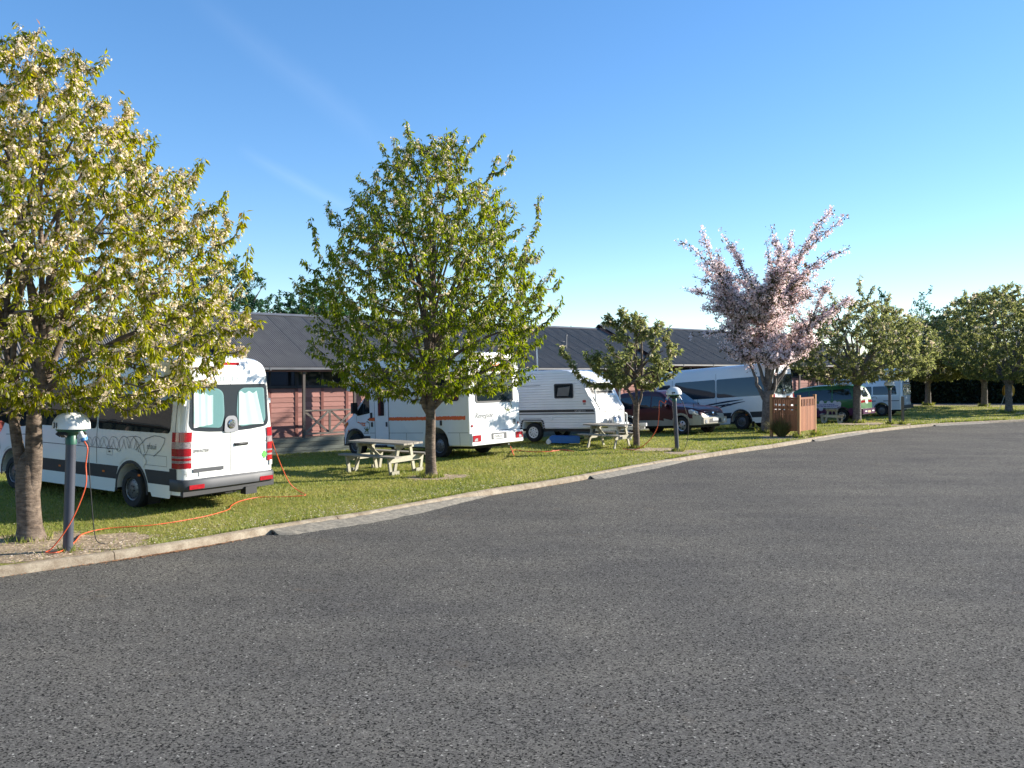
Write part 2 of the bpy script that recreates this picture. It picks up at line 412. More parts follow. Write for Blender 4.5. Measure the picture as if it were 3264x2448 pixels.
# driveway fillets cast against the kerb, each with a drain pipe under it
def fillet(x0, x1, w, taper=1.2):
    s0 = ks_at(x0); s1 = ks_at(x1); k = int((s1-s0)/.12); v = []; f = []
    for i in range(k+1):
        q = s0+(s1-s0)*i/k; e = min(1, (s1-q)/taper, .55+(q-s0)/.5); e = max(.05, e); ww = w*e*(.93+.14*random.random())
        for j, (u, z) in enumerate([(.13, -.028), (.16+ww*.25, -.042), (.16+ww*.6, -.070), (.16+ww, RZ+.002)]):
            p = kpt(q, u); v.append((p.x, p.y, (z if e > .5 or j == 3 else RZ+(z-RZ)*e*2)+random.uniform(-.006, .006)*(j != 3)))
        p = kpt(q, .13); v.append((p.x, p.y, RZ-.01))
    for i in range(k):
        for j in range(3): f.append((i*5+j, i*5+j+1, (i+1)*5+j+1, (i+1)*5+j))
    f.append((0, 1, 2, 3, 4)); b = k*5; f.append((b+4, b+3, b+2, b+1, b))
    o = link('driveway_ramp', rawmesh('driveway_ramp', v, f, MAT_ramp)); o['kind'] = 'structure'
    mb = MB(); a = kpt(s0-.02, .21); c = kpt(s0+.12, .21)
    mb.tube([(a.x, a.y, RZ+.022), (c.x, c.y, RZ+.022)], .03, 12, 0, cap=True).build('drain_pipe', MAT_black, o)
MAT_black = M_plain('black_rubber', (.012, .012, .013), .7)
fillet(-3.95, -.4, .36, 2.6); fillet(1.75, 5.2, .26, 2.6); fillet(10.9, 15.0, .22, 2.2); fillet(19.6, 24.0, .2, 2.2)
# bare soil round the trunks and along the kerb, a ragged sheet 4 mm up
def soil(cx, cy, rx, ry, rot=0, n=90, seed=1, mat=None, z=.004):
    r = random.Random(seed); ph = [(r.uniform(.03, .13), k, r.uniform(0, 6.28)) for k in (2, 3, 5, 7, 11)]
    pts = []
    for i in range(n):
        a = 2*PI*i/n; q = 1+sum(am*math.sin(k*a+p) for am, k, p in ph)+r.uniform(-.05, .05)
        x = rx*q*math.cos(a); y = ry*q*math.sin(a)
        X = cx+x*math.cos(rot)-y*math.sin(rot); Y = cy+x*math.sin(rot)+y*math.cos(rot)
        yk = kerb_y(X)
        if Y < yk+.01: Y = yk+.01
        pts.append((X, Y))
    v = [(cx, max(cy, kerb_y(cx)+.1), z)]+[(x, y, z) for x, y in pts]
    o = link('soil_patch', rawmesh('soil_patch', v, [(0, i+1, (i+1) % n+1) for i in range(n)], mat or MAT_dirt)); o['kind'] = 'structure'
    SOIL.append((cx, cy, rx, ry, rot))
SOIL = []
soil(-7.0, 11.55, 1.9, 1.05, .5, seed=3); soil(-1.75, 19.4, .75, .5, .3, seed=4); soil(4.4, 26.2, .95, .5, .2, seed=5)
soil(5.3, 25.3, .9, .45, .75, seed=6); soil(10.1, 31.0, 1.2, .7, .6, seed=8); soil(16.4, 38.9, 1.3, .9, .4, seed=9); soil(18.2, 38.2, 1.2, .45, .7, seed=10)
soil(29.8, 59.6, 1.2, .6, 0, seed=11); soil(32.8, 57.7, 1.3, .6, 0, seed=12); soil(29.2, 48.3, 1.0, .55, 0, seed=13)
def in_soil(x, y):
    m = np.zeros(len(x), bool)
    for cx, cy, rx, ry, rot in SOIL:
        dx = x-cx; dy = y-cy; u = dx*math.cos(rot)+dy*math.sin(rot); w = -dx*math.sin(rot)+dy*math.cos(rot)
        m |= (u/rx)**2+(w/ry)**2 < .9
    return m
# mown grass: short blades, thinner with distance
MAT_grass = M_leaf('grass_blade', [(0, (.135, .185, .030)), (.4, (.255, .27, .060)), (.75, (.37, .335, .10)), (1, (.50, .43, .20))], .35, .6)
KX = np.array([p.x for p in KP]); KY = np.array([p.y for p in KP])
def scatter(n, y0, y1):
    y = y0+(y1-y0)*rng.random(n); x = (rng.random(n)*1.36-.68)*(y+1.0)
    ok = (y > np.interp(x, KX, KY)+.02) & (y < 58)
    x, y = x[ok], y[ok]; k = ~in_soil(x, y) | (rng.random(len(x)) < .06); return x[k], y[k]
def blades(n, y0, y1, h, w):
    x, y = scatter(n, y0, y1); n = len(x); a = rng.random(n)*2*PI; hh = h*(.5+rng.random(n)*.9); ww = w*(.7+.6*rng.random(n))
    ln = hh*(.3+.9*rng.random(n)); b = rng.random(n)*2*PI
    V = np.zeros((n, 3, 3)); V[:, 0, 0] = x-np.cos(a)*ww; V[:, 0, 1] = y-np.sin(a)*ww; V[:, 1, 0] = x+np.cos(a)*ww; V[:, 1, 1] = y+np.sin(a)*ww
    V[:, 2, 0] = x+np.cos(b)*ln; V[:, 2, 1] = y+np.sin(b)*ln; V[:, 2, 2] = hh; V[:, :, 2] += lawn_z(x, y)[:, None]-.002
    pat = .5+.5*np.sin(x*1.3+np.sin(y*.9)*2)*np.sin(y*1.1+1.7+np.sin(x*.7))
    c = np.clip(.15+.4*pat+rng.normal(0, .2, n), 0, 1); return V.reshape(-1, 3), c
Vs = []; Cs = []
for n, y0, y1, h, w in ((110000, 10, 16, .042, .006), (130000, 16, 24, .042, .009), (110000, 24, 36, .045, .013), (70000, 36, 58, .05, .022)):
    V, c = blades(n, y0, y1, h, w); Vs.append(V); Cs.append(c)
V = np.concatenate(Vs); o = link('grass', fastmesh('grass', V, np.arange(len(V)).reshape(-1, 3), 3, MAT_grass, np.concatenate(Cs))); o['kind'] = 'stuff'
# longer uncut tufts against trunks, posts and the back of the kerb
def tufts(cx, cy, rr, n, h):
    a = rng.random(n)*2*PI; q = rr+np.abs(rng.normal(0, .07, n)); return np.stack([cx+q*np.cos(a), cy+q*np.sin(a), np.full(n, h)], 1)
tf_ = [tufts(*k) for k in ((-7.15, 12.27, .22, 160, .09), (-6.15, 11.48, .07, 60, .09), (-1.91, 19.47, .2, 260, .10), (4.0, 26.65, .13, 220, .12), (5.1, 25.6, .07, 120, .13), (10.22, 33.17, .3, 300, .16), (16.48, 39.6, .25, 260, .16), (17.6, 38.6, .08, 120, .18), (18.0, 38.2, .08, 120, .18), (10.63, 30.72, .1, 160, .2), (11.7, 31.9, .1, 160, .2), (29.8, 59.4, .25, 160, .2), (32.8, 57.6, .25, 160, .2), (29.0, 48.46, .25, 200, .2))]
sk_ = rng.random(9000)**1.2*60+6; dk_ = -np.abs(rng.normal(0, .035, 9000))-.005; pk_ = [kpt(a_, b_) for a_, b_ in zip(sk_, dk_)]
kx_ = np.array([p.x for p in pk_]); ky_ = np.array([p.y for p in pk_]); kp_ = (np.sin(sk_*1.9)+np.sin(sk_*.63+1) > -.4) & (kx_ > -4.6)
tf_.append(np.stack([kx_, ky_, .05+.0012*ky_], 1)[kp_])
tf_ = np.concatenate(tf_); n = len(tf_); a = rng.random(n)*2*PI; hh = tf_[:, 2]*(.4+rng.random(n)); ww = .004+.0004*tf_[:, 1]*(.5+rng.random(n)); b = rng.random(n)*2*PI; V = np.zeros((n, 3, 3))
V[:, 0, 0] = tf_[:, 0]-np.cos(a)*ww; V[:, 0, 1] = tf_[:, 1]-np.sin(a)*ww; V[:, 1, 0] = tf_[:, 0]+np.cos(a)*ww; V[:, 1, 1] = tf_[:, 1]+np.sin(a)*ww; V[:, 2, 0] = tf_[:, 0]+np.cos(b)*hh*.5; V[:, 2, 1] = tf_[:, 1]+np.sin(b)*hh*.5; V[:, 2, 2] = hh
o = link('grass_tufts', fastmesh('grass_tufts', V.reshape(-1, 3), np.arange(3*n).reshape(-1, 3), 3, MAT_grass, np.clip(rng.normal(.3, .22, n), 0, 1))); o['kind'] = 'stuff'
# pale clippings and fallen petals on lawn and soil, stones on the road
MAT_petal = M_plain('fallen_petal', (.62, .52, .42), .8); MAT_chip = M_plain('wood_chip', (.34, .17, .08), .85); MAT_stone = M_plain('loose_chip', (.42, .40, .36), .8)
def flakes(name, x, y, z, r, mat, lift=.012):
    n = len(x); a = rng.random(n)*2*PI; V = np.zeros((n, 4, 3)); rr = r*(.5+rng.random(n))
    for k in range(4):
        V[:, k, 0] = x+np.cos(a+k*PI/2)*rr*(1 if k % 2 else .6); V[:, k, 1] = y+np.sin(a+k*PI/2)*rr*(1 if k % 2 else .6); V[:, k, 2] = z+rng.random(n)*lift
    o = link(name, fastmesh(name, V.reshape(-1, 3), np.arange(4*n).reshape(-1, 4), 4, mat)); o['kind'] = 'stuff'
n = 5200; s = rng.random(n)**1.4*40+8; d = -np.abs(rng.normal(0, .5, n))-.03
P = [kpt(a, b) for a, b in zip(s, d)]; x = np.array([p.x for p in P]); y = np.array([p.y for p in P])
x2, y2 = scatter(2600, 10, 30)
flakes('petal_litter', np.concatenate([x, x2]), np.concatenate([y, y2]), .022, .012, MAT_petal)
n = 900; s = np.concatenate([rng.normal(ks_at(-5.0), .55, n), rng.random(n)*24+4]); P = [kpt(a, b) for a, b in zip(s, .175+np.abs(rng.normal(0, .035, 2*n)))]
flakes('leaf_litter', np.array([p.x for p in P]), np.array([p.y for p in P]), RZ+.004, .013, MAT_chip)
n = 200; yy = 4.8+rng.random(n)**1.5*22; xx = (rng.random(n)*1.3-.65)*yy; k = yy < np.interp(xx, KX, KY)-.3
flakes('loose_stones', xx[k], yy[k], RZ+.004, .0065, MAT_stone, .006)
# ================================================================ cabins
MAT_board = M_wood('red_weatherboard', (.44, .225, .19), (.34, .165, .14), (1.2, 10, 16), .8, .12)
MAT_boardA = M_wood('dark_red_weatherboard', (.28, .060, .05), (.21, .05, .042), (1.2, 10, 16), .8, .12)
MAT_trimred = M_wood('red_trim', (.30, .12, .10), (.20, .085, .07), (1, 10, 10), .8)
MAT_fascia = M_wood('fascia_paint', (.42, .20, .17), (.33, .16, .13), (1, 10, 10), .7, .1)
MAT_postw = M_wood('weathered_post', (.19, .165, .145), (.10, .085, .075), (14, 14, 1.2), .85)
MAT_railw = M_wood('weathered_rail', (.27, .235, .20), (.15, .125, .105), (1.2, 14, 14), .85)
MAT_deck = M_wood('grey_green_deck_board', (.20, .215, .185), (.12, .13, .115), (1, 12, 12), .85)
MAT_roof = M_plain('roof_steel', (.158, .147, .134), .75, .0, 0, .2, 1.2, .5)
MAT_roof.node_tree.nodes['Principled BSDF'].inputs['Specular IOR Level'].default_value = .12
MAT_gutter = M_plain('gutter_steel', (.16, .16, .165), .45, .2, 0, .2, 2)
MAT_darkglass = M_glass('window_glass', (.018, .022, .028))
MAT_dark = M_plain('dark_interior', (.015, .015, .017), .9)
MAT_frame = M_plain('aluminium_frame', (.33, .31, .28), .5, .1)
MAT_winframe = M_plain('dark_joinery', (.05, .045, .045), .6)
BROT = math.atan2(.629, .777); UX, UY = math.cos(BROT), math.sin(BROT)
def bpos(t): return (BO[0]+UX*t, BO[1]+UY*t, -.44)
GH, RIDGE_Y, RIDGE_Z, WALL_Y = 3.06, 4.72, 5.20, .70
sheet_me = {}
def roof_sheet_mesh(w, slope_len):
    key = (round(w, 3), round(slope_len, 3))
    if key in sheet_me: return sheet_me[key]
    nx = int(round(w/.0762))*6; v = []; f = []
    for j in range(2):
        for i in range(nx+1): v.append((w*i/nx, slope_len*j, .0095*math.cos(2*PI*i/6)))
    for i in range(nx): f.append((i, i+1, nx+2+i, nx+1+i))
    me = rawmesh('roof_sheet', v, f, MAT_roof, True); sheet_me[key] = me; return me
def cabin(label, t0, t1, dz, boardmat, win, rails, first_post, board_h=.176):
    b = thing('cabin_block', label, 'building', bpos(t0), BROT, 'joined cabin blocks')
    Lx = t1-t0; g = GH+dz; fl = .56+dz
    # dark core behind the boards, gable walls, back wall
    gab = [(WALL_Y+.03, -.05), (8.6, -.05), (8.6, g-.1), (RIDGE_Y, RIDGE_Z+dz-.14), (WALL_Y+.03, g+.02)]
    m = MB()
    v = [(0.03, y, z) for y, z in gab]+[(Lx-.03, y, z) for y, z in gab]
    m.add(v, [(0, 1, 2, 3, 4), (9, 8, 7, 6, 5)]+[(i, (i+1) % 5+0, (i+1) % 5+5, i+5) for i in range(5)])
    m.build('wall', boardmat, b)
    # weatherboards bay by bay
    pw = 2.0; xs = [0.0]; x = first_post-t0
    while x < Lx: xs.append(x); x += pw
    xs.append(Lx)
    zt = g-.70
    for i in range(len(xs)-1):
        a, c = xs[i]+.055, xs[i+1]-.055
        if c-a < .2: continue
        cells = [(a, c)] if c-a < 1.2 else [(a, (a+c)/2-.05), ((a+c)/2+.05, c)]
        for q, (p0, p1) in enumerate(cells):
            z = fl+.02; 
            while z < zt-.05:
                h = min(board_h, zt-z); y0 = WALL_Y; v = []
                for X in (p0, p1): v += [(X, y0+.028, z-.012), (X, y0-.012, z-.012), (X, y0+.006, z+h-.003), (X, y0+.028, z+h-.003)]
                MBb = MB().add(v, [(0, 1, 2, 3), (7, 6, 5, 4), (1, 5, 6, 2), (0, 4, 5, 1), (3, 2, 6, 7)])
                MBb.build('weatherboard', boardmat, b); z += h
        if len(cells) == 2: MB().box((a+c)/2-.05, (a+c)/2+.05, WALL_Y-.022, WALL_Y+.03, fl, zt).build('cover_batten', MAT_trimred, b)
        if i: MB().box(xs[i]-.055, xs[i]+.055, WALL_Y-.024, WALL_Y+.03, fl, zt).build('cover_batten', MAT_trimred, b)
        # high windows under the eave
        if win and c-a > 1.0:
            fr = MB()
            z0, z1 = zt+.03, g-.06
            fr.box(a-.05, c+.05, WALL_Y-.05, WALL_Y+.02, zt-.06, zt+.03).box(a-.05, c+.05, WALL_Y-.03, WALL_Y+.02, z1-.04, z1+.02)
            for X in (a-.05, (a+c)/2-.03, c-.01): fr.box(X, X+.06, WALL_Y-.035, WALL_Y+.02, z0, z1-.04)
            w = fr.build('window', MAT_winframe, b)
            for X0, X1 in ((a+.01, (a+c)/2-.03), ((a+c)/2+.03, c-.01)):
                MB().box(X0, X1, WALL_Y-.006, WALL_Y+.01, z0, z1-.04).build('pane', MAT_darkglass, w)
            if i % 2 == 0:
                M = Matrix.Translation(((a+c)/2+.03, WALL_Y-.02, z0+.12)) @ Matrix.Rotation(math.radians(-24), 4, 'X')
                hw = (c-a)/2-.08; mm = MB()
                mm.box(0, hw, -.02, .02, -.14, -.11, 0, M).box(0, hw, -.02, .02, .11, .14, 0, M).box(0, .03, -.02, .02, -.11, .11, 0, M).box(hw-.03, hw, -.02, .02, -.11, .11, 0, M)
                sh = mm.build('open_sash', MAT_frame, w); MB().box(.03, hw-.03, -.005, .005, -.11, .11, 0, M).build('sash_pane', MAT_darkglass, w)
    # deck: four face boards and a floor, on piles
    MB().box(0.01, Lx-.01, .06, WALL_Y, fl-.06, fl).build('deck_floor', MAT_deck, b)
    nb = 4 if dz < .1 else 6
    for k in range(nb):
        z1 = fl-.001-k*.148; x0 = 0
        while x0 < Lx:
            x1 = min(Lx, x0+4.2); MB().box(x0+.004, x1-.004, random.uniform(-.006, .006), .05, z1-.136, z1).build('deck_board', MAT_deck, b); x0 = x1
    MB().box(.05, Lx-.05, .12, .16, -.05, fl-.06).build('underfloor_skirt', MAT_dark, b)
    # posts, rails, cross braces
    for i, x in enumerate(xs[1:-1]):
        MB().box(x-.045, x+.045, .055, .145, fl, g-.17).build('verandah_post', MAT_postw, b)
        if x+pw <= Lx and i % 2 == rails:
            r = MB().box(x+.05, x+pw-.05, .07, .13, fl+.93, fl+.98)
            ro = r.build('verandah_rail', MAT_railw, b); MB().box(x+.05, x+pw-.05, .08, .12, fl+.10, fl+.17).build('bottom_rail', MAT_railw, ro)
            xm = x+pw/2
            MB().box(xm-.035, xm+.035, .075, .125, fl+.17, fl+.93).build('rail_stud', MAT_railw, ro)
            for p0, p1 in ((x+.05, xm-.035), (xm+.035, x+pw-.05)):
                MB().bar((p0, .09, fl+.17), (p1, .09, fl+.93), .075, .03, up=(0, 1, 0)).build('cross_brace', MAT_railw, ro)
                MB().bar((p0, .125, fl+.93), (p1, .125, fl+.17), .075, .03, up=(0, 1, 0)).build('cross_brace', MAT_railw, ro)
    # fascia, soffit, gutter, roof
    MB().box(.0, Lx, .04, .085, g-.17, g-.02).build('fascia', MAT_fascia, b)
    MB().box(.02, Lx-.02, .09, WALL_Y+.02, g-.075, g-.045).build('soffit', MAT_winframe, b)
    pr = [(-.11, g-.015), (-.115, g-.09), (-.09, g-.115), (.03, g-.115), (.036, g-.015), (.03, g-.015), (.024, g-.105), (-.085, g-.105), (-.103, g-.085), (-.10, g-.015)]
    v = [(0, y, z) for y, z in pr]+[(Lx, y, z) for y, z in pr]; n = len(pr)
    gt = MB().add(v, [(i, (i+1) % n, (i+1) % n+n, i+n) for i in range(n)]).build('gutter', MAT_gutter, b)
    for k in range(int(Lx/2.4)): MB().box(k*2.4+1.1, k*2.4+1.16, -.122, .04, g-.122, g-.01).build('gutter_bracket', MAT_gutter, gt)
    y0 = -.06; z0 = g+.0; sl = math.hypot(RIDGE_Y-y0, RIDGE_Z+dz-z0); an = math.atan2(RIDGE_Z+dz-z0, RIDGE_Y-y0)
    w = .762; k = int(round((Lx+.24)/w)); w2 = (Lx+.24)/k
    for i in range(k):
        o = link('roof_sheet', roof_sheet_mesh(w, sl), b, (-.12+i*w2, y0, z0+(.004 if i % 2 else 0))); o.scale = (w2/w*1.002, 1, 1); o.rotation_euler = (an, 0, 0)
    # back slope
    MB().add([(-.12, RIDGE_Y, RIDGE_Z+dz), (Lx+.12, RIDGE_Y, RIDGE_Z+dz), (Lx+.12, 8.9, g), (-.12, 8.9, g)], [(0, 1, 2, 3)]).build('back_roof', MAT_roof, b)
    MB().bar((-.12, RIDGE_Y-.09, RIDGE_Z+dz-.012), (Lx+.12, RIDGE_Y-.09, RIDGE_Z+dz-.012), .22, .025, up=(0, -math.sin(an), math.cos(an))).bar((-.12, RIDGE_Y+.09, RIDGE_Z+dz-.012), (Lx+.12, RIDGE_Y+.09, RIDGE_Z+dz-.012), .22, .025, up=(0, math.sin(an), math.cos(an))).build('ridge_cap', MAT_gutter, b)
    # barge boards on the gable ends
    for X in ((-.11, Lx+.09) if dz <= 0 else (Lx+.09,)):
        MB().bar((X, y0-.02, z0-.10), (X, RIDGE_Y, RIDGE_Z+dz-.10), .03, .17, up=(0, 0, 1)).bar((X, RIDGE_Y, RIDGE_Z+dz-.10), (X, 8.8, g-.10), .03, .17, up=(0, 0, 1)).build('barge_board', MAT_winframe, b)
    return b, g
bB, gB = cabin('red weatherboard cabin block with crossed verandah rails behind the near white van and the motorhome', -1.48, 20.0, 0, MAT_board, True, 1, -1.05)
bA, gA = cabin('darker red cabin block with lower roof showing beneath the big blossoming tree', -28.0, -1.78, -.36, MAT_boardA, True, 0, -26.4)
bC, gC = cabin('cabin block with raised roof behind the maroon car and the pink blossom tree', 20.3, 40.0, .20, MAT_board, True, 0, 22.2)
# flue pipe on the middle roof
m = MB(); m.tube([(16.8, 2.05, 3.9), (16.8, 2.05, 4.62)], .04, 10).tube([(16.8, 2.05, 4.58), (16.8, 2.05, 4.66)], .058, 10)
m.bar((16.6, 2.05, 4.32), (16.8, 2.05, 4.32), .022, .022).build('flue_pipe', MAT_gutter, bB)
m = MB(); m.tube([(4.0, 3.9, 5.0), (4.0, 3.9, 5.6)], .035, 8).build('vent_pipe', MAT_gutter, bC)
# ================================================================ trees
def M_bark(name, a, b, bands=True):
    m, t, p, o = newmat(name); v = coords(t)
    n = noise(t, v, 7, 6, .7); n2 = noise(t, coords(t, (7, 7, 26)), 1.0, 4, .65)
    c = ramp(t, n, [(.3, a), (.66, b)])
    if bands: c = mixc(t, .7, c, ramp(t, n2, [(.34, (.60, .56, .54)), (.52, (1, 1, 1)), (.68, (1.65, 1.58, 1.48))]), 'MULTIPLY')
    t.links.new(c, p.inputs['Base Color']); p.inputs['Roughness'].default_value = .85; p.inputs['Specular IOR Level'].default_value = .25
    bump(t, p, n2 if bands else n, .8, .03); return m
MAT_bark = M_bark('cherry_bark', (.055, .040, .031), (.20, .155, .12)); MAT_bark2 = M_bark('grey_bark', (.07, .06, .055), (.20, .175, .155))
L_yellow = M_leaf('yellow_green_leaf', [(0, (.12, .145, .009)), (.35, (.245, .26, .016)), (.7, (.36, .33, .030)), (.9, (.37, .26, .04)), (1, (.29, .13, .04))], .6)
L_green = M_leaf('green_leaf', [(0, (.080, .112, .013)), (.4, (.165, .208, .019)), (.75, (.27, .285, .033)), (.93, (.33, .27, .046)), (1, (.24, .12, .045))], .6)
L_olive = M_leaf('olive_leaf', [(0, (.10, .12, .045)), (.5, (.19, .205, .075)), (.85, (.29, .28, .12)), (1, (.30, .21, .12))], .6)
L_far = M_leaf('far_leaf', [(0, (.022, .058, .028)), (.5, (.042, .095, .040)), (1, (.08, .14, .045))], .45)
L_hedge = M_leaf('hedge_leaf', [(0, (.010, .022, .010)), (1, (.028, .045, .016))], .2)
L_bronze = M_leaf('bronze_leaf', [(0, (.045, .040, .014)), (.5, (.085, .080, .022)), (1, (.13, .075, .04))], .35)
P_cream = M_leaf('cream_blossom', [(0, (.56, .42, .29)), (.4, (.72, .60, .42)), (1, (.84, .76, .60))], .35, .7)
P_pink = M_leaf('pink_blossom', [(0, (.66, .47, .48)), (.45, (.80, .66, .65)), (1, (.90, .82, .79))], .35, .7)
def leaf_tris(P, D, Nn, ln, wd):
    """P base, D direction, Nn side hint -> two triangles folded along the midrib"""
    n = len(P); D = D/np.linalg.norm(D, axis=1, keepdims=True)
    Sd = np.cross(D, Nn); Sd /= np.linalg.norm(Sd, axis=1, keepdims=True)+1e-9; U = np.cross(Sd, D)
    l = ln[:, None]; w = wd[:, None]; mid = P+D*l*.45
    tip = P+D*l-U*l*.10
    V = np.stack([P, mid+Sd*w+U*w*.35, tip, P, tip, mid-Sd*w+U*w*.35], 1)
    return V.reshape(-1, 3)
def tree(name, label, base, trunk, fork_z, limbs_n, prof, tips, nsub, leaf_n, leaf_len, leaf_mat, blossom=None, nblos=0, blos_r=.022, seed=1, bark=None, droop=.9, shoot=.55, up=.55, lean=(0, 0), limb_r=.07, group=None, stems=None, blos_low=0.0, flat=1.0, trunk_f=None, n_out=0, pscale=1.0, lw=.19):
    r = np.random.default_rng(seed); rd = random.Random(seed)
    T = thing(name, label, 'tree', (base[0], base[1], 0), 0, group)
    zmin, zmax = prof[0][0], prof[-1][0]
    def rad(z): return interp(prof, z)*pscale
    m = MB()
    if trunk_f: trunk_f(m)
    else:
        n0 = 9; pts = []; rr = []
        for i in range(n0+1):
            u = i/n0; z = fork_z*u
            pts.append((lean[0]*u+rd.uniform(-.012, .012), lean[1]*u, z-.03*(i == 0))); rr.append(trunk[0]*(1+.45*math.exp(-z/.13))+(trunk[1]-trunk[0])*u)
        m.tube(pts, rr, 16)
    top = Vector((lean[0], lean[1], fork_z))
    samples = []       # (pos, dir, radius)
    def limb(a, b, r0, c=None, n=10, r1=.012, sides=7):
        a = Vector(a); b = Vector(b)
        c = c or (a+Vector(((b.x-a.x)*.38, (b.y-a.y)*.38, (b.z-a.z)*.5+.12*(b-a).length)))
        ps = []; rs = []
        for i in range(n+1):
            t = i/n; p = a*(1-t)**2+c*2*t*(1-t)+b*t*t
            p += Vector((rd.gauss(0, .012), rd.gauss(0, .012), rd.gauss(0, .010)))*(b-a).length*.4*min(t, .6)
            ps.append(p); rs.append(r0*(1-t)**.8+r1)
        m.tube(ps, rs, sides, cap=False)
        for i in range(2, n+1): samples.append((ps[i], (ps[i]-ps[i-1]).normalized(), rs[i]))
        return ps
    hz = zmax-zmin
    starts = stems or [(top, 1.0)]
    for k in range(limbs_n):
        st, sc = starts[k % len(starts)]
        st = Vector(st)
        a = 2*PI*(k+rd.uniform(-.3, .3))/limbs_n*2.4; q = ((k*0.618) % 1.0)
        z = zmin+hz*(.25+.68*q); R = rad(z)*rd.uniform(.55, .85)
        limb(st-Vector((0, 0, rd.uniform(0, .25)*fork_z*.3)), (R*math.cos(a), R*math.sin(a)*flat, z), limb_r*rd.uniform(.6, 1.05)*sc)
    # targets: given outline tips first, then the volume of the crown
    tg = []
    for x, z in tips: tg.append((Vector((x, rd.uniform(-.5, .5)*max(.3, rad(min(zmax, z))*.5), z)), 2))
    for q in range(n_out):
        z = zmin+hz*rd.random()**.85; R = rad(z)*rd.uniform(.92, 1.14); a = rd.uniform(0, 2*PI); tg.append((Vector((R*math.cos(a), R*math.sin(a)*flat, z+.15)), 1))
    while len(tg) < nsub:
        z = zmin+hz*rd.random(); R = rad(z)
        if rd.random() > R/max(p[1]*pscale for p in prof): continue
        q = math.sqrt(rd.random())**.7; a = rd.uniform(0, 2*PI)
        tg.append((Vector((R*q*math.cos(a), R*q*math.sin(a)*flat, z)), 0))
    SP = np.array([tuple(s[0]) for s in samples]); shoots = []
    order = sorted(tg, key=lambda g: (Vector((g[0].x, g[0].y, 0)).length+abs(g[0].z-fork_z)*.5))
    for g, is_tip in order:
        d = SP-np.array(tuple(g)); dd = np.linalg.norm(d, axis=1)+np.maximum(0, d[:, 2]+.1)*1.6+.25*np.maximum(0, np.linalg.norm(SP[:, :2], axis=1)-math.hypot(g.x, g.y))*2
        if is_tip and g.z > zmin+.35*hz: dd = dd+1.8*np.maximum(0, d[:, 2]+.75*np.hypot(d[:, 0], d[:, 1]))
        i = int(np.argmin(dd)); s0 = Vector(SP[i]); ln = (g-s0).length
        out = Vector((g.x, g.y, 0)); out = out.normalized() if out.length > .01 else Vector((1, 0, 0))
        dirn = (out*rd.uniform(.4, 1)+Vector((0, 0, up*rd.uniform(.5, 1.6)))+Vector((rd.gauss(0, .3), rd.gauss(0, .3), 0))).normalized()
        if is_tip:
            hz_ = min(1, max(0, (g.z-zmin)/(hz*.45)))
            dirn = (out*(.9-.55*hz_)+Vector((rd.gauss(0, .12), rd.gauss(0, .12), .1+1.0*hz_))).normalized()
        c = g-dirn*min(ln*(.45, .6, .7)[is_tip], .9); n = 7; ps = []
        for k in range(n+1):
            t = k/n; p = s0*(1-t)**2+c*2*t*(1-t)+g*t*t; p += Vector((rd.gauss(0, .015), rd.gauss(0, .015), rd.gauss(0, .012)))*min(1, ln); ps.append(p)
        r0 = min(.028, .008+.010*ln); m.tube(ps, [r0*(1-k/n)+.003 for k in range(n+1)], 4, cap=False)
        SP = np.concatenate([SP, np.array([tuple(p) for p in ps[3:]])])
        # leafy end of the twig
        sl = shoot*rd.uniform(.6, 1.4)*(1, 1.15, 1.7)[is_tip]; acc = 0; path = [ps[-1]]
        for k in range(n, 0, -1):
            acc += (ps[k]-ps[k-1]).length; path.append(ps[k-1])
            if acc > sl: break
        shoots.append((path, is_tip))
    m.build('trunk', bark or MAT_bark, T, angle=60)
    # leaves
    seg = []; 
    for path, it in shoots:
        for a, b in zip(path[:-1], path[1:]):
            seg.append((tuple(a), tuple(b), (b-a).length*(1, 1.1, 1.5)[it]))
    A = np.array([s[0] for s in seg]); B = np.array([s[1] for s in seg]); w = np.array([s[2] for s in seg]); w /= w.sum()
    pick = r.choice(len(seg), leaf_n, p=w); u = r.random((leaf_n, 1)); P = A[pick]*(1-u)+B[pick]*u
    td = A[pick]-B[pick]; td /= np.linalg.norm(td, axis=1, keepdims=True)+1e-9
    rv = r.normal(0, 1, (leaf_n, 3)); rv /= np.linalg.norm(rv, axis=1, keepdims=True)
    D = td*.35+rv*.75; D[:, 2] -= droop*(.35+.9*r.random(leaf_n))
    Nn = r.normal(0, 1, (leaf_n, 3)); Nn[:, 2] += 1.2
    P = P+rv*.03; ln = leaf_len*(.6+.7*r.random(leaf_n)); V = leaf_tris(P, D, Nn, ln, ln*(lw+.06*r.random(leaf_n)))
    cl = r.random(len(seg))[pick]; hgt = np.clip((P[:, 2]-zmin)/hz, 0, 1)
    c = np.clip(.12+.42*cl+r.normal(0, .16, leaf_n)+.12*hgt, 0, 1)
    o = link('leaves', fastmesh('leaves', V, np.arange(len(V)).reshape(-1, 3), 3, leaf_mat, np.repeat(c, 2)), T); o['kind'] = 'stuff'
    if blossom and nblos:
        ncl = nblos//11; wz = w*np.clip((A[:, 2]-zmin)/hz+blos_low, .05, 1.4); wz = wz*(r.random(len(wz)) < .6); wz /= wz.sum()
        pk = r.choice(len(seg), ncl, p=wz); u = r.random((ncl, 1)); C = A[pk]*(1-u)+B[pk]*u+r.normal(0, .035, (ncl, 3)); C[:, 2] -= .03
        P = np.repeat(C, 11, 0)+r.normal(0, blos_r*1.5, (ncl*11, 3)); n = len(P)
        a = r.normal(0, 1, (n, 3)); a /= np.linalg.norm(a, axis=1, keepdims=True); b = np.cross(a, r.normal(0, 1, (n, 3))); b /= np.linalg.norm(b, axis=1, keepdims=True)
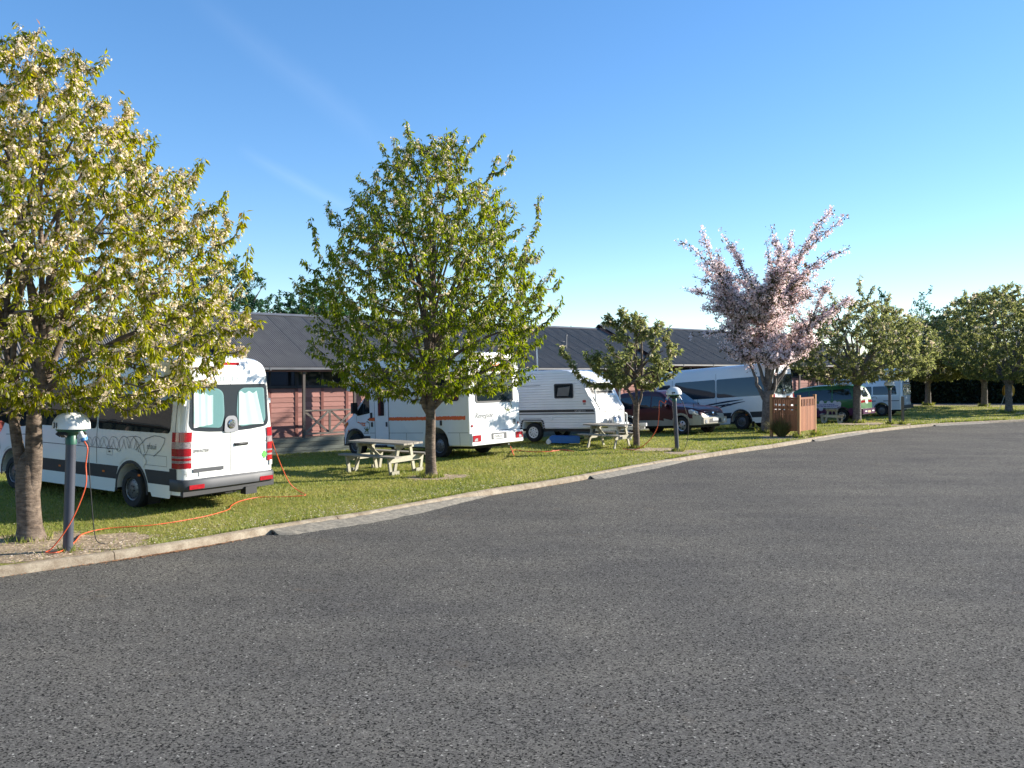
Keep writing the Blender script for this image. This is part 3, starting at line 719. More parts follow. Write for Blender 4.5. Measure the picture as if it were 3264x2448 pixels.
        q = (blos_r*(.7+.6*r.random(n)))[:, None]; V = np.stack([P-a*q, P-b*q, P+a*q, P+b*q], 1).reshape(-1, 3)
        o = link('blossom', fastmesh('blossom', V, np.arange(4*n).reshape(-1, 4), 4, blossom, np.clip(np.repeat(r.random(ncl), 11)*.6+r.random(n)*.4, 0, 1)), T); o['kind'] = 'stuff'
    return T
# big blossoming tree beside the first lamp: two stems from a low fork
t1 = [(-0.11, 7.56), (1.07, 7.23), (0.48, 7.08), (0.78, 6.84), (-0.41, 7.46), (1.4, 6.59), (1.29, 6.24), (1.55, 6.1), (1.96, 5.95), (1.79, 5.63), (2.16, 5.43), (2.5, 5.55), (2.75, 5.55), (2.97, 5.15), (3.3, 4.79), (3.2, 4.39), (3.2, 4.09), (3.54, 3.21), (3.44, 3.42), (2.93, 2.78), (2.26, 2.34), (1.97, 2.21), (0.95, 2.27), (0.08, 6.91), (0.24, 6.91), (-1.3, 7.0), (-2.3, 6.0), (-3, 4.6), (-3.3, 3.5)]
def trunk1(m):
    m.tube(cr([(.03, 0, -.05), (.02, 0, .12), (0, 0, .4), (-.02, 0, .8), (0, 0, 1.12), (.03, 0, 1.3)], 4), [.262, .236, .214, .198, .188, .172, .168, .165, .163, .162, .162, .162, .162, .160, .158, .15, .14, .13, .12, .10, .08], 18)
    m.tube(cr([(-.06, .01, .75), (-.15, .03, 1.2), (-.25, .05, 1.75), (-.31, .08, 2.3), (-.45, .1, 3.2), (-.7, .1, 4.4)], 4), [.08, .085, .085, .084, .082]+list(np.linspace(.08, .025, 16)), 14)
    m.tube(cr([(.03, 0, .6), (.07, 0, 1.2), (.09, -.02, 1.8), (.13, -.02, 2.3), (.26, 0, 2.7), (.3, .05, 3.6), (.4, .1, 5.0)], 4), [.11, .12, .122, .12, .118]+list(np.linspace(.116, .025, 20)), 16)
tree('cherry_tree', 'large two-stemmed tree with cream blossom and yellow-green leaves beside the post numbered 31', (-7.15, 12.27), (.22, .18), 2.4, 22,
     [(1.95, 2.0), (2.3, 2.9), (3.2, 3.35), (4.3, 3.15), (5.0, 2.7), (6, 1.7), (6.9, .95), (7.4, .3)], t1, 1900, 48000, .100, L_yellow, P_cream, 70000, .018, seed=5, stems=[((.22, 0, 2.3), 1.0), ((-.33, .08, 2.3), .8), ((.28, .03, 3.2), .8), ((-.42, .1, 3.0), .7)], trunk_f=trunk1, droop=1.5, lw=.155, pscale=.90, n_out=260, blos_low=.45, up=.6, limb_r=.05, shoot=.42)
t2 = [(-0.6, 8.38), (-1.16, 7.86), (-0.84, 7.96), (-0.32, 7.9), (0.14, 7.94), (0.54, 8.16), (0.88, 8.02), (1.24, 8.08), (1.58, 7.56), (1.94, 7.54), (2.6, 6.7), (2.54, 5.98), (2.56, 5.3), (3.08, 4.78), (3.08, 4.22), (2.44, 3.66), (2.16, 3.46), (2.16, 3.02), (2.4, 2.42), (-2.77, 6.06), (-2.38, 6.4), (-1.74, 7.16), (-1.32, 7.26), (-1.86, 6.82), (-2.67, 5.38), (-2.87, 4.68), (-3.11, 4.58), (-3.03, 3.58), (-2.75, 3.22), (-2.67, 2.86), (-2.51, 2.3), (-1.92, 2.18), (-1.2, 2.22), (-0.64, 2.3), (0.68, 2.06)]
def trunk2(m):
    m.tube(cr([(.02, 0, -.04), (.01, 0, .1), (0, 0, .35), (-.01, 0, .8), (0, 0, 1.3), (.0, 0, 1.7), (.05, 0, 2.4), (.08, 0, 3.4), (.05, .05, 5), (.1, 0, 6.4)], 4), [.225, .196, .172, .156, .146, .134, .13, .127, .125, .123]+list(np.linspace(.121, .113, 10))+list(np.linspace(.105, .018, 17)), 16)
    m.tube(cr([(-.05, -.02, 1.5), (-.16, -.02, 1.72), (-.14, 0, 2.1), (-.08, 0, 2.8), (-.15, 0, 3.6), (-.5, 0, 5)], 4), list(np.linspace(.075, .03, 21)), 10)
    m.tube(cr([(.05, 0, 1.6), (.3, .0, 1.85), (.6, -.05, 2.05), (.95, -.1, 2.3), (1.5, -.2, 2.6)], 4), list(np.linspace(.065, .02, 17)), 9)
    m.tube([(-.14, -.02, 1.68), (-.21, -.03, 1.76), (-.22, -.03, 1.80)], [.06, .055, .03], 8)
tree('cherry_tree', 'tall rounded green tree with sparse cream blossom beside the nearer picnic table', (-1.91, 19.47), (.15, .13), 2.5, 26,
     [(1.95, 1.6), (2.3, 2.4), (3.2, 2.85), (4.5, 2.95), (5.4, 2.45), (6.4, 1.85), (7.2, 1.25), (7.9, .45)], t2, 1900, 42000, .116, L_green, P_cream, 22000, .019, seed=9, stems=[((.05, 0, 2.4), 1.0), ((-.12, 0, 2.5), .8), ((.08, 0, 3.3), .9), ((.06, .02, 4.2), .7)], trunk_f=trunk2, droop=1.5, lw=.155, pscale=.94, n_out=230, blos_low=.25, up=.6, limb_r=.045, shoot=.42)
t3 = [(-0.52, 4.51), (-1.11, 4.14), (-0.96, 4.29), (0.6, 3.81), (-2.45, 3.32), (1.07, 3.39), (-0.07, 3.91), (-2.23, 3.02), (-1.11, 2.43), (-1.63, 3.1), (1.04, 2.35), (1.27, 2.57), (0.37, 2.05), (-1.34, 2.05), (0.23, 4.14)]
def trunk3(m):
    m.tube(cr([(0, 0, -.04), (0, 0, .3), (-.02, 0, .8), (0, 0, 1.35), (.02, 0, 1.5)], 4), list(np.linspace(.115, .085, 17)), 12)
    for p in ([(0, 0, 1.3), (-.18, 0, 1.7), (-.5, 0, 2.2), (-.9, 0, 2.6)], [(0, 0, 1.35), (.0, 0, 1.8), (-.08, 0, 2.3), (-.05, 0, 3.2)], [(.02, 0, 1.3), (.15, 0, 1.65), (.17, 0, 2.1), (.2, 0, 2.8)]):
        m.tube(cr(p, 5), list(np.linspace(.055, .02, 16)), 9)
tree('young_cherry_tree', 'small sparse tree with three thin stems beside the farther picnic table', (4.0, 26.65), (.11, .09), 1.9, 9,
     [(2.05, .9), (2.5, 1.4), (3.1, 1.45), (3.7, 1.0), (4.3, .3)], t3, 120, 5200, .155, L_olive, P_cream, 700, .03, seed=14, stems=[((-.35, 0, 2.0), .6), ((-.05, 0, 2.3), .6), ((.18, 0, 2.1), .6)], trunk_f=trunk3, n_out=25, shoot=.6)
# pink one: long bare-looking wands packed with blossom
t4 = [(-3.68, 7.6), (-2.55, 8.29), (-1.72, 7.99), (-1.39, 7.58), (-0.26, 7.58), (0.36, 8.48), (1.26, 8.18), (2.64, 8.98), (3.24, 8.73), (3.08, 7.32), (2.11, 8.68), (-3.1, 6.24), (-3.35, 5.8), (-2.22, 6.93), (2.21, 5.78), (3.22, 5.36), (-3.24, 3.79), (-2.78, 4.85)]
def pink_tree():
    r = np.random.default_rng(21); rd = random.Random(21)
    T = thing('pink_cherry_tree', 'vase-shaped tree with long wands of pink blossom beside the slatted timber screen', 'tree', (10.22, 33.17, 0), 0, None)
    m = MB(); m.tube(cr([(0, 0, -.04), (0, 0, .3), (.02, 0, .8), (.02, 0, 1.3), (.03, 0, 1.7)], 4), list(np.linspace(.27, .19, 17)), 14)
    segs = []; wt = []
    def wand(a, b, r0, c=None, n=12, bl=1.0, f0=.25):
        a = Vector(a); b = Vector(b); c = c or a+Vector(((b.x-a.x)*.42, (b.y-a.y)*.42, (b.z-a.z)*.50)); ps = []
        for i in range(n+1):
            t = i/n; ps.append(a*(1-t)**2+c*2*t*(1-t)+b*t*t+Vector((rd.gauss(0, .02), rd.gauss(0, .02), rd.gauss(0, .02))))
        m.tube(ps, [r0*(1-i/n)+.008 for i in range(n+1)], 6, cap=False)
        for i in range(n):
            if i/n > f0: segs.append((tuple(ps[i]), tuple(ps[i+1]))); wt.append((ps[i+1]-ps[i]).length*bl)
        return ps
    tips = [(Vector((x, rd.uniform(-1.2, 1.2), z)), 1.5 if z > 7 else 1.1) for x, z in t4]
    while len(tips) < 92:
        z = rd.uniform(2.8, 7.2); R = interp([(2.4, 1.1), (4, 2.5), (5.5, 3.1), (7.3, 2.9)], z); a = rd.uniform(0, 2*PI); q = math.sqrt(rd.random())
        tips.append((Vector((R*q*math.cos(a)-.1, R*q*math.sin(a), z)), 1.0))
    mains = []
    for k in range(13):
        an = 2*PI*k*.382+rd.uniform(-.2, .2); R = (.35, 1.0, 1.5)[k % 3]*rd.uniform(.85, 1.2); e = Vector((R*math.cos(an), R*math.sin(an)*.8, rd.uniform(3.3, 4.7)))
        st = Vector((rd.uniform(-.1, .12), rd.uniform(-.08, .08), 1.2+rd.random()*.45))
        c = st+Vector(((e.x-st.x)*.5+rd.gauss(0, .15), (e.y-st.y)*.5+rd.gauss(0, .15), (e.z-st.z)*.42))
        mains.append(wand(st, e, .085*rd.uniform(.75, 1.1), c, n=12, bl=.5, f0=.45))
    for k, (tp, bl) in enumerate(tips):
        best = min(((mp, j) for mp in mains for j in range(4, 13)), key=lambda q: (q[0][q[1]]-tp).length+.9*max(0, q[0][q[1]].z-tp.z+.6)+.10*abs(q[1]-8))
        s0 = best[0][best[1]]; d0 = (s0-best[0][best[1]-1]).normalized(); ln = (tp-s0).length
        c = s0+d0*ln*.4+Vector((rd.gauss(0, .10), rd.gauss(0, .10), rd.gauss(0, .06)))*ln*.6
        ps = wand(s0, tp, .045 if bl > 1 else .03, c, bl=bl*rd.uniform(.6, 1.25), f0=.02)
        for j in range(1, 11):
            for q in range(3):
                if rd.random() < .8:
                    p = ps[j]; d = Vector((rd.gauss(0, .6), rd.gauss(0, .6), rd.uniform(-.1, .9))); L = rd.uniform(.25, .95)*(1-.05*j)
                    if bl > 1.2 and j > 6: L *= .5
                    wand(p, p+d*L, .012, n=4, bl=rd.choice((.4, .8, 1.3)), f0=-1)
    m.build('trunk', MAT_bark2, T, angle=60)
    A = np.array([s[0] for s in segs]); B = np.array([s[1] for s in segs]); w = np.array(wt); w /= w.sum()
    nc = 11500; pk = r.choice(len(segs), nc, p=w); u = r.random((nc, 1)); C = A[pk]*(1-u)+B[pk]*u+r.normal(0, .075, (nc, 3))
    P = np.repeat(C, 9, 0)+r.normal(0, .042, (nc*9, 3)); n = len(P)
    a = r.normal(0, 1, (n, 3)); a /= np.linalg.norm(a, axis=1, keepdims=True); b = np.cross(a, r.normal(0, 1, (n, 3))); b /= np.linalg.norm(b, axis=1, keepdims=True)
    q = (.030*(.7+.6*r.random(n)))[:, None]; V = np.stack([P-a*q, P-b*q, P+a*q, P+b*q], 1).reshape(-1, 3)
    o = link('blossom', fastmesh('blossom', V, np.arange(4*n).reshape(-1, 4), 4, P_pink, np.clip(np.repeat(r.random(nc), 9)*.6+r.random(n)*.4, 0, 1)), T); o['kind'] = 'stuff'
    nl = 15000; pk = r.choice(len(segs), nl, p=w); u = r.random((nl, 1)); P = A[pk]*(1-u)+B[pk]*u+r.normal(0, .07, (nl, 3))
    D = r.normal(0, .7, (nl, 3)); D[:, 2] -= .15; ln = .12*(.6+.7*r.random(nl)); V = leaf_tris(P, D, r.normal(0, 1, (nl, 3)), ln, ln*.24)
    o = link('leaves', fastmesh('leaves', V, np.arange(len(V)).reshape(-1, 3), 3, L_bronze, np.repeat(r.random(nl), 2)), T); o['kind'] = 'stuff'
pink_tree()
G4 = 'spreading trees on the far lawn'
tree('lawn_tree', 'spreading olive-green tree in front of the green and purple minivan', (16.48, 39.6), (.19, .17), 1.75, 14,
     [(2.0, 2.2), (2.6, 3.4), (3.6, 3.8), (4.6, 3.4), (5.3, 2.2), (6.0, .8)], [(-2.9, 5.2), (-1.3, 6.4), (.1, 7.0), (.8, 6.5), (1.6, 6.2), (3.4, 4.4), (-3.4, 3.4), (3.6, 3.2)], 900, 24000, .15, L_olive, P_cream, 4200, .04, seed=31, bark=MAT_bark2, limb_r=.10, shoot=.6, up=.4, group=G4, blos_low=.3)
tree('lawn_tree', 'low round tree on the far lawn between the white van and the hedge', (29.8, 59.4), (.20, .18), 1.5, 12,
     [(1.9, 2.0), (2.8, 3.8), (4.2, 4.2), (5.4, 3.2), (6.4, 1.2)], [(-2, 6.3), (1.4, 6.2), (3.2, 4.6)], 760, 21000, .21, L_olive, P_cream, 2000, .055, seed=32, bark=MAT_bark2, limb_r=.11, shoot=.7, up=.4, group=G4)
tree('lawn_tree', 'taller spreading tree in front of the hedge, left of the yellow hose reel', (32.81, 57.6), (.21, .19), 1.7, 12,
     [(2.1, 2.2), (3.2, 4.2), (4.8, 4.6), (6.2, 3.8), (7.4, 2.3), (8.0, 1.0)], [(-1.5, 8.1), (.8, 8.3), (2.5, 7.4), (-3.2, 6.2)], 850, 25000, .21, L_olive, P_cream, 2200, .055, seed=33, bark=MAT_bark2, limb_r=.12, shoot=.7, up=.45, group=G4)
tree('lawn_tree', 'thick-trunked tree at the edge of the picture hiding the yellow hose reel', (29.03, 48.46), (.20, .18), 1.65, 13,
     [(2.0, 2.0), (3.0, 3.6), (4.6, 4.2), (6.0, 3.5), (7.0, 2.1), (7.6, .9)], [(-3.4, 5.2), (-1.8, 7.0), (.3, 7.6), (1.8, 7.2), (3.5, 5.0)], 1000, 31000, .16, L_olive, P_cream, 2000, .045, seed=34, bark=MAT_bark2, limb_r=.11, shoot=.65, up=.45, group=G4)
tree('lawn_tree', 'round lawn tree added out of view past the thick-trunked tree, for shadows and reflections', (39.5, 52.5), (.40, .33), 2.3, 10,  # unseen tree, added to throw shadow on the lawn and fill reflections
     [(2.5, 2.2), (3.2, 3.4), (4.8, 4.0), (6.2, 3.3), (7.4, 1.0)], [], 260, 9000, .30, L_olive, seed=35, bark=MAT_bark2, limb_r=.11, shoot=.65, up=.45, group=G4)
tree('lawn_tree', 'second added lawn tree, out of view farther round the curve, for shadows and reflections', (48.5, 53.5), (.40, .33), 2.3, 10,  # another tree added out of view, for lawn shadows and vehicle-glass reflections
     [(2.5, 2.2), (3.2, 3.6), (4.8, 4.2), (6.2, 3.3), (7.6, 1.0)], [], 260, 9000, .30, L_olive, seed=36, bark=MAT_bark2, limb_r=.11, shoot=.65, up=.45, group=G4)
G5 = 'trees beyond the cabin roofs'
tree('distant_tree', 'dark feathery tree with flat sprays rising behind the cabin roof beside the big blossoming tree', (-14.6, 43.0), (.3, .25), 3.0, 14,
     [(3.0, 2.0), (5, 3.4), (6.5, 2.6), (7.6, 1.4), (8.3, .4)], [(2.6, 6.6), (1.6, 7.3), (.3, 8.4), (2.9, 5.7)], 330, 11000, .20, L_far, seed=41, bark=MAT_bark2, limb_r=.12, droop=.3, up=.15, shoot=.9, group=G5)
tree('distant_tree', 'lower dark tree filling the gap over the roof ridge', (-10.6, 46.0), (.25, .2), 3.0, 10,
     [(3, 1.8), (4.8, 2.8), (5.8, 2.0), (6.6, .6)], [(-.8, 6.7), (1.0, 6.4)], 220, 7000, .20, L_far, seed=42, bark=MAT_bark2, limb_r=.1, droop=.3, up=.2, shoot=.8, group=G5)
tree('distant_tree', 'rounder mid-green tree behind the roof at the side of the tall rounded tree', (-12.0, 50.0), (.25, .2), 3.0, 10,
     [(3, 2.0), (5.4, 2.9), (6.8, 2.2), (7.9, .7)], [(.2, 8.1), (-1.6, 7.2)], 220, 7500, .22, L_far, seed=43, bark=MAT_bark2, limb_r=.1, droop=.5, up=.3, shoot=.8, group=G5)
tree('distant_tree', 'distant treetop just showing over the ridge behind the caravan', (4.6, 60.0), (.3, .2), 3.0, 9,
     [(3.2, 2.4), (4.4, 3.0), (5.0, 2.0), (5.6, .6)], [], 120, 4200, .26, L_far, seed=44, bark=MAT_bark2, limb_r=.1, droop=.5, up=.3, shoot=.9, group=G5)
tree('distant_tree', 'thin wispy bare-topped tree beyond the far lawn, left-hand one of two', (37.5, 84.0), (.3, .2), 4.0, 9,
     [(4.0, 1.2), (6.5, 1.8), (9, 1.2), (10.6, .4)], [(-.4, 10.9), (.8, 10.2)], 150, 2600, .26, L_far, seed=45, bark=MAT_bark2, limb_r=.09, droop=.3, up=1.2, shoot=.8, group=G5)
tree('distant_tree', 'thin wispy bare-topped tree beyond the far lawn, right-hand one of two', (42.5, 86.0), (.3, .2), 4.0, 9,
     [(4.0, 1.0), (6.5, 1.5), (9, 1.2), (10.6, .4)], [(1.0, 11.2), (-.6, 9.6)], 120, 1300, .26, L_far, seed=46, bark=MAT_bark2, limb_r=.08, droop=.3, up=1.4, shoot=.8, group=G5)
# clipped hedge along the far road
def hedge():
    h = thing('hedge', 'tall dark clipped hedge along the road behind the far lawn trees', 'hedge', (18, 66.2, 0))
    x0, x1, d, H = 0, 62, 2.2, 3.6
    MB().box(x0, x1, .35, d-.35, -.64, H-.35).build('inner_branches', M_plain('hedge_core', (.012, .016, .009), .95), h)
    r = np.random.default_rng(77); n = 52000; P = np.zeros((n, 3)); P[:, 0] = x0+(x1-x0)*r.random(n); f = r.random(n) < .62
    P[:, 1] = np.where(f, r.random(n)**2*.45, r.random(n)*d); P[:, 2] = np.where(f, RZ+r.random(n)*(H-RZ), H-r.random(n)**2*.4)
    P[:, 1] += .12*np.sin(P[:, 0]*1.7)+.1*np.sin(P[:, 0]*4.1+P[:, 2]*3)
    P[:, 2] = np.maximum(P[:, 2], RZ-.05)
    ln = .26*(.6+.7*r.random(n)); V = leaf_tris(P, r.normal(0, 1, (n, 3)), r.normal(0, 1, (n, 3)), ln, ln*.3)
    o = link('foliage', fastmesh('foliage', V, np.arange(len(V)).reshape(-1, 3), 3, L_hedge, np.repeat(r.random(n), 2)), h); o['kind'] = 'stuff'
hedge()
# tussock at the foot of the screen
def tussock():
    h = thing('tussock_plant', 'spiky grass tussock at the foot of the slatted timber screen', 'plant', (10.15, 31.25, 0))
    r = np.random.default_rng(5); n = 1500; a = r.random(n)*2*PI; s = r.random(n)**.6; L = .55+.45*r.random(n)
    V = np.zeros((n, 2, 3, 3)); px, py = np.cos(a), np.sin(a); w = .007+.004*r.random(n)
    def pt(t): q = s*L*.72*t**1.3; z = L*(t-.28*s*t*t)*(1.06-.35*s); return np.stack([px*(.12*s+q), py*(.12*s+q), z], 1)
    p0, p1, p2 = pt(.0), pt(.55), pt(1.0); sd = np.stack([-py, px, 0*px], 1)*w[:, None]
    V = np.stack([p0-sd, p0+sd, p1+sd, p0-sd, p1+sd, p1-sd, p1-sd, p1+sd, p2], 1).reshape(-1, 3)
    m = M_leaf('tussock_blade', [(0, (.08, .09, .028)), (.5, (.16, .155, .05)), (1, (.28, .24, .10))], .35)
    o = link('blades', fastmesh('blades', V, np.arange(len(V)).reshape(-1, 3), 3, m, np.repeat(r.random(n), 3)), h); o['kind'] = 'stuff'
tussock()

# unseen wood added across the road to fill window reflections, one leafy mass
def added_wood():
    r = np.random.default_rng(91); n = 26000; y = -30+95*r.random(n); c = np.round(y/5.5)
    h = 6.5+2.2*np.sin(c*2.3)+1.2*np.sin(c*5.1); cx = 62+2.5*np.sin(c*1.7)-.10*np.maximum(0, y-20); rr = 3.4
    u = r.normal(0, 1, (n, 3)); u /= np.linalg.norm(u, axis=1, keepdims=True); u *= (r.random(n)**.33)[:, None]
    P = np.stack([cx+u[:, 0]*rr, y+u[:, 1]*1.5, h*.5+u[:, 2]*h*.5], 1); ln = .55*(.6+.7*r.random(n))
    V = leaf_tris(P, r.normal(0, 1, (n, 3)), r.normal(0, 1, (n, 3)), ln, ln*.3)
    o = link('added_wood', fastmesh('added_wood', V, np.arange(len(V)).reshape(-1, 3), 3, L_far, np.repeat(r.random(n), 2))); o['kind'] = 'stuff'
added_wood()
# ================================================================ vehicles
PAINT_white = M_plain('white_paint', (.76, .77, .75), .28, 0, .6, .03, 1.5)
PAINT_camper = M_plain('white_gelcoat', (.74, .75, .75), .32, 0, .4, .05, 1.2)
PAINT_caravan = M_plain('caravan_aluminium_paint', (.72, .73, .73), .35, 0, .2, .06, 1.5)
PAINT_maroon = M_plain('maroon_paint', (.048, .003, .008), .38, .2, .25, .1, 2)
PAINT_beige = M_plain('beige_cladding', (.34, .31, .24), .5, .1, 0, .06, 3)
PAINT_green = M_plain('green_paint', (.012, .12, .020), .35, 0, .3, .08, 2)
PAINT_purple = M_plain('purple_paint', (.085, .018, .075), .3, 0, .6, .08, 2)
PAINT_silver = M_plain('silver_blue_paint', (.62, .66, .70), .28, .1, .6, .04, 2)
MAT_trim = M_plain('black_trim', (.022, .023, .026), .55, 0, 0, .15, 6)
MAT_bump = M_plain('grey_bumper', (.042, .046, .055), .55, 0, 0, .1, 5)
MAT_tyre = M_plain('tyre_rubber', (.016, .016, .017), .85, 0, 0, .2, 12)
MAT_steel = M_plain('wheel_steel', (.16, .16, .165), .4, .6, 0, .15, 6)
MAT_alloy = M_plain('wheel_alloy', (.55, .55, .56), .3, .8, 0, .1, 6)
MAT_wheelwhite = M_plain('white_wheel', (.70, .70, .68), .45, 0, 0, .1, 8)
MAT_chrome = M_plain('chrome', (.75, .75, .76), .12, 1, 0, 0)
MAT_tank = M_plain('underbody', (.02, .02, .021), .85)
MAT_glass = M_glass('tinted_glass', (.012, .018, .022))
MAT_glass2 = M_glass('blue_tinted_glass', (.02, .035, .05))
MAT_rglass = M_glass('rear_glass', (.03, .06, .06), .86)
MAT_winframe2 = M_plain('window_surround', (.030, .038, .046), .12, 0, 0, 0, 1, .6)
MAT_clear2 = M_plain('smoked_lens', (.36, .30, .31), .15, .2, .4, .4, 40)
MAT_red = M_plain('red_lens', (.34, .008, .016), .15, 0, .8, .25, 25)
MAT_clear = M_plain('clear_lens', (.55, .56, .57), .12, .35, .6, .35, 30)
MAT_orange = M_plain('orange_lens', (.65, .16, .02), .3)
MAT_curtain = M_plain('curtain_fabric', (.86, .88, .84), .9, 0, 0, .06, 3)
MAT_text = M_plain('black_decal', (.03, .032, .035), .5, 0, 0, 0)
MAT_textg = M_plain('grey_decal', (.13, .15, .155), .5, 0, 0, 0)
MAT_orangedecal = M_plain('orange_decal', (.72, .11, .012), .5, 0, 0, .1, 12)
MAT_greendecal = M_plain('lizard_green', (.09, .12, .012), .5, 0, 0, .2, 30)
MAT_plate = M_plain('number_plate', (.70, .70, .68), .4, 0, 0, 0)
MAT_sticker = M_plain('green_sticker', (.10, .60, .06), .5, 0, 0, 0)
class Body:
    def __init__(s, L, W, top, sill, arches, tumble=(1.1, .16, 1.6), rr=.16, rear_r=.14, nose_r=.5, nose_w=.3, bulge=.02, roof_crown=.05):
        s.L, s.W, s.toptab, s.sill, s.arch = L, W, top, sill, arches
        s.tb, s.rr, s.rear_r, s.nose_r, s.nose_w, s.bulge, s.crown = tumble, rr, rear_r, nose_r, nose_w, bulge, roof_crown
    def top(s, x): return interp(s.toptab, x)
    def half(s, x):
        h = s.W/2; r = s.rear_r
        if x < r: h -= r-math.sqrt(max(0, r*r-(r-x)**2))
        q = s.L-x
        if q < s.nose_r: t = 1-q/s.nose_r; h -= s.nose_w*(1-math.sqrt(max(0, 1-t*t*.96)))
        return h
    def w(s, x, z):
        h = s.half(x); z0, a, H = s.tb
        if z > z0: h -= a*((z-z0)/H)**1.35
        else: h -= s.bulge*((z0-z)/z0)**2
        tp = s.top(x); rr = min(s.rr, max(.03, (tp-s.sill)*.3)); d = z-(tp-rr)
        if d > 0: h -= rr-math.sqrt(max(0, rr*rr-d*d))
        return max(.05, h)
    def bottom(s, x):
        b = s.sill
        for xw, ra, zc in s.arch:
            d = abs(x-xw)
            if d < ra: b = max(b, zc+math.sqrt(ra*ra-d*d))
        return b
    def side(s, sg, off=.005):
        return lambda x, z: (x, sg*(s.w(x, z)+off), z)
    def rear(s, off=.005):
        def fn(y, z):
            h = s.w(s.rear_r+.001, z); r = s.rear_r; d = abs(y)-(h-r); x = 0
            if d > 0: x = r-math.sqrt(max(0, r*r-min(d, r)**2))
            tp = s.top(.05); q = z-(tp-.18)
            return (x-off+(max(0, q)**2)*1.2, y, z)
        return fn
    def topf(s, off=.006):
        def fn(y, x):
            e = .02; sl = (s.top(x+e)-s.top(x-e))/(2*e); nn = math.hypot(1, sl); w = s.w(x, s.top(x)-.02)
            cr_ = s.crown*(1-min(1, (y/max(.1, s.half(x)))**2))
            return (x-sl/nn*off, y, s.top(x)-.012+cr_+off/nn)
        return fn
    def build(s, name, mats, parent, matf=None, step=.07):
        xs = set([0, .012, .03, .06, .1, s.L-.02, s.L])
        x = 0
        while x < s.L: xs.add(round(x, 3)); x += step
        for xw, ra, zc in s.arch:
            for k in range(-8, 9): xs.add(round(xw+ra*math.sin(k/8*PI/2)*.999, 4))
            xs.add(xw-ra-.004); xs.add(xw+ra+.004)
        for x, z in s.toptab: xs.add(x)
        xs = sorted(v for v in xs if 0 <= v <= s.L); nz = 11; na = 6; v = []; f = []
        for x in xs:
            b = s.bottom(x); tp = s.top(x); rr = min(s.rr, max(.03, (tp-s.sill)*.3)); zs = [b+(tp-rr-b)*k/nz for k in range(nz+1)]
            zs += [tp-rr+rr*math.sin(k/na*PI/2)*.999 for k in range(1, na+1)]
            left = [(x, s.w(x, z), z) for z in zs]
            hw = left[-1][1]; cw = [(x, hw*q, tp+s.crown*(1-q*q)*min(1, tp/1.5)) for q in (.6, .2)]
            ring = left+cw+[(p[0], -p[1], p[2]) for p in cw[::-1]]+[(p[0], -p[1], p[2]) for p in left[::-1]]
            v += ring; n = len(ring)
        for i in range(len(xs)-1):
            for j in range(n): f.append((i*n+j, (i+1)*n+j, (i+1)*n+(j+1) % n, i*n+(j+1) % n))
        f.append(tuple(range(n))); k = (len(xs)-1)*n; f.append(tuple(k+j for j in range(n-1, -1, -1)))
        mi = None
        if matf:
            mi = []
            for q in f:
                c = [sum(v[i][d] for i in q)/len(q) for d in range(3)]; mi.append(matf(*c))
        me = rawmesh(name, v, f, mats, angle=38, mi=mi)
        return link(name, me, parent)
def settle(T, xr, xf):
    """stand a vehicle on the lawn: height and pitch from the ground under its axles"""
    c, s_ = math.cos(T.rotation_euler.z), math.sin(T.rotation_euler.z); p = T.location
    zr = float(lawn_z(p.x+c*xr, p.y+s_*xr)); zf = float(lawn_z(p.x+c*xf, p.y+s_*xf)); sl = (zf-zr)/(xf-xr)
    T.rotation_euler.y = -math.atan(sl); T.location.z = zr-sl*xr
wheel_cache = {}
def wheel(parent, x, y, r, w, kind, sg):
    """tyre with a rim part; sg +1 = outer face towards +y"""
    key = (r, w, kind)
    if key not in wheel_cache:
        pr = [(r*.60, -w/2), (r*.90, -w/2), (r*.97, -w*.40), (r, -w*.28), (r, w*.28), (r*.97, w*.40), (r*.90, w/2), (r*.62, w/2), (r*.60, w*.42), (r*.60, -w/2)]
        t = MB().lathe(pr, 36)
        tm = rawmesh('tyre', t.v, t.f, MAT_tyre, angle=30); R = r*.61; m = MB(); mats = {'steel': MAT_steel, 'alloy': MAT_alloy, 'white': MAT_wheelwhite}[kind]
        m.lathe([(R, w*.40), (R*.96, w*.44), (R*.90, w*.42), (R*.86, w*.30), (R*.62, w*.36), (R*.40, w*.40), (R*.25, w*.40), (R*.22, w*.46), (.001, w*.47)], 36)
        nh = {'steel': 14, 'alloy': 5, 'white': 8}[kind]; hr = {'steel': .055, 'alloy': .16, 'white': .10}[kind]; hd = {'steel': .76, 'alloy': .62, 'white': .66}[kind]
        h = MB()
        for k in range(nh):
            a = 2*PI*k/nh; cx, cy = R*hd*math.cos(a), R*hd*math.sin(a)
            h.lathe([(R*hr, w*.405), (R*hr*.9, w*.415), (.001, w*.415)], 10, 0, Matrix.Translation((cx, cy, -.0)))
        for k in range(5):
            a = 2*PI*k/5+.3; h.lathe([(.012, w*.40), (.012, w*.43), (.001, w*.43)], 6, 0, Matrix.Translation((R*.32*math.cos(a), R*.32*math.sin(a), 0)))
        wheel_cache[key] = (tm, rawmesh('rim', m.v, m.f, mats, angle=30), rawmesh('rim_hole', h.v, h.f, MAT_black))
    tm, rm, hm = wheel_cache[key]
    o = link('wheel', tm, parent, (x, y, r)); o.rotation_euler = (-PI/2*sg, 0, 0)
    link('rim', rm, o); h = link('rim_hole', hm, o); h['kind'] = 'stuff'
    return o
def axle_wheels(T, xs, track, r, w, kind):
    for x in xs:
        for sg in (1, -1): wheel(T, x, sg*(track-w/2), r, w, kind, sg)
def seams(name, T, lines, surf, w=.012, mat=None):
    m = MB()
    for l in lines: ribbon(m, dense(l, .08), w, surf)
    return m.build(name, mat or MAT_trim, T)
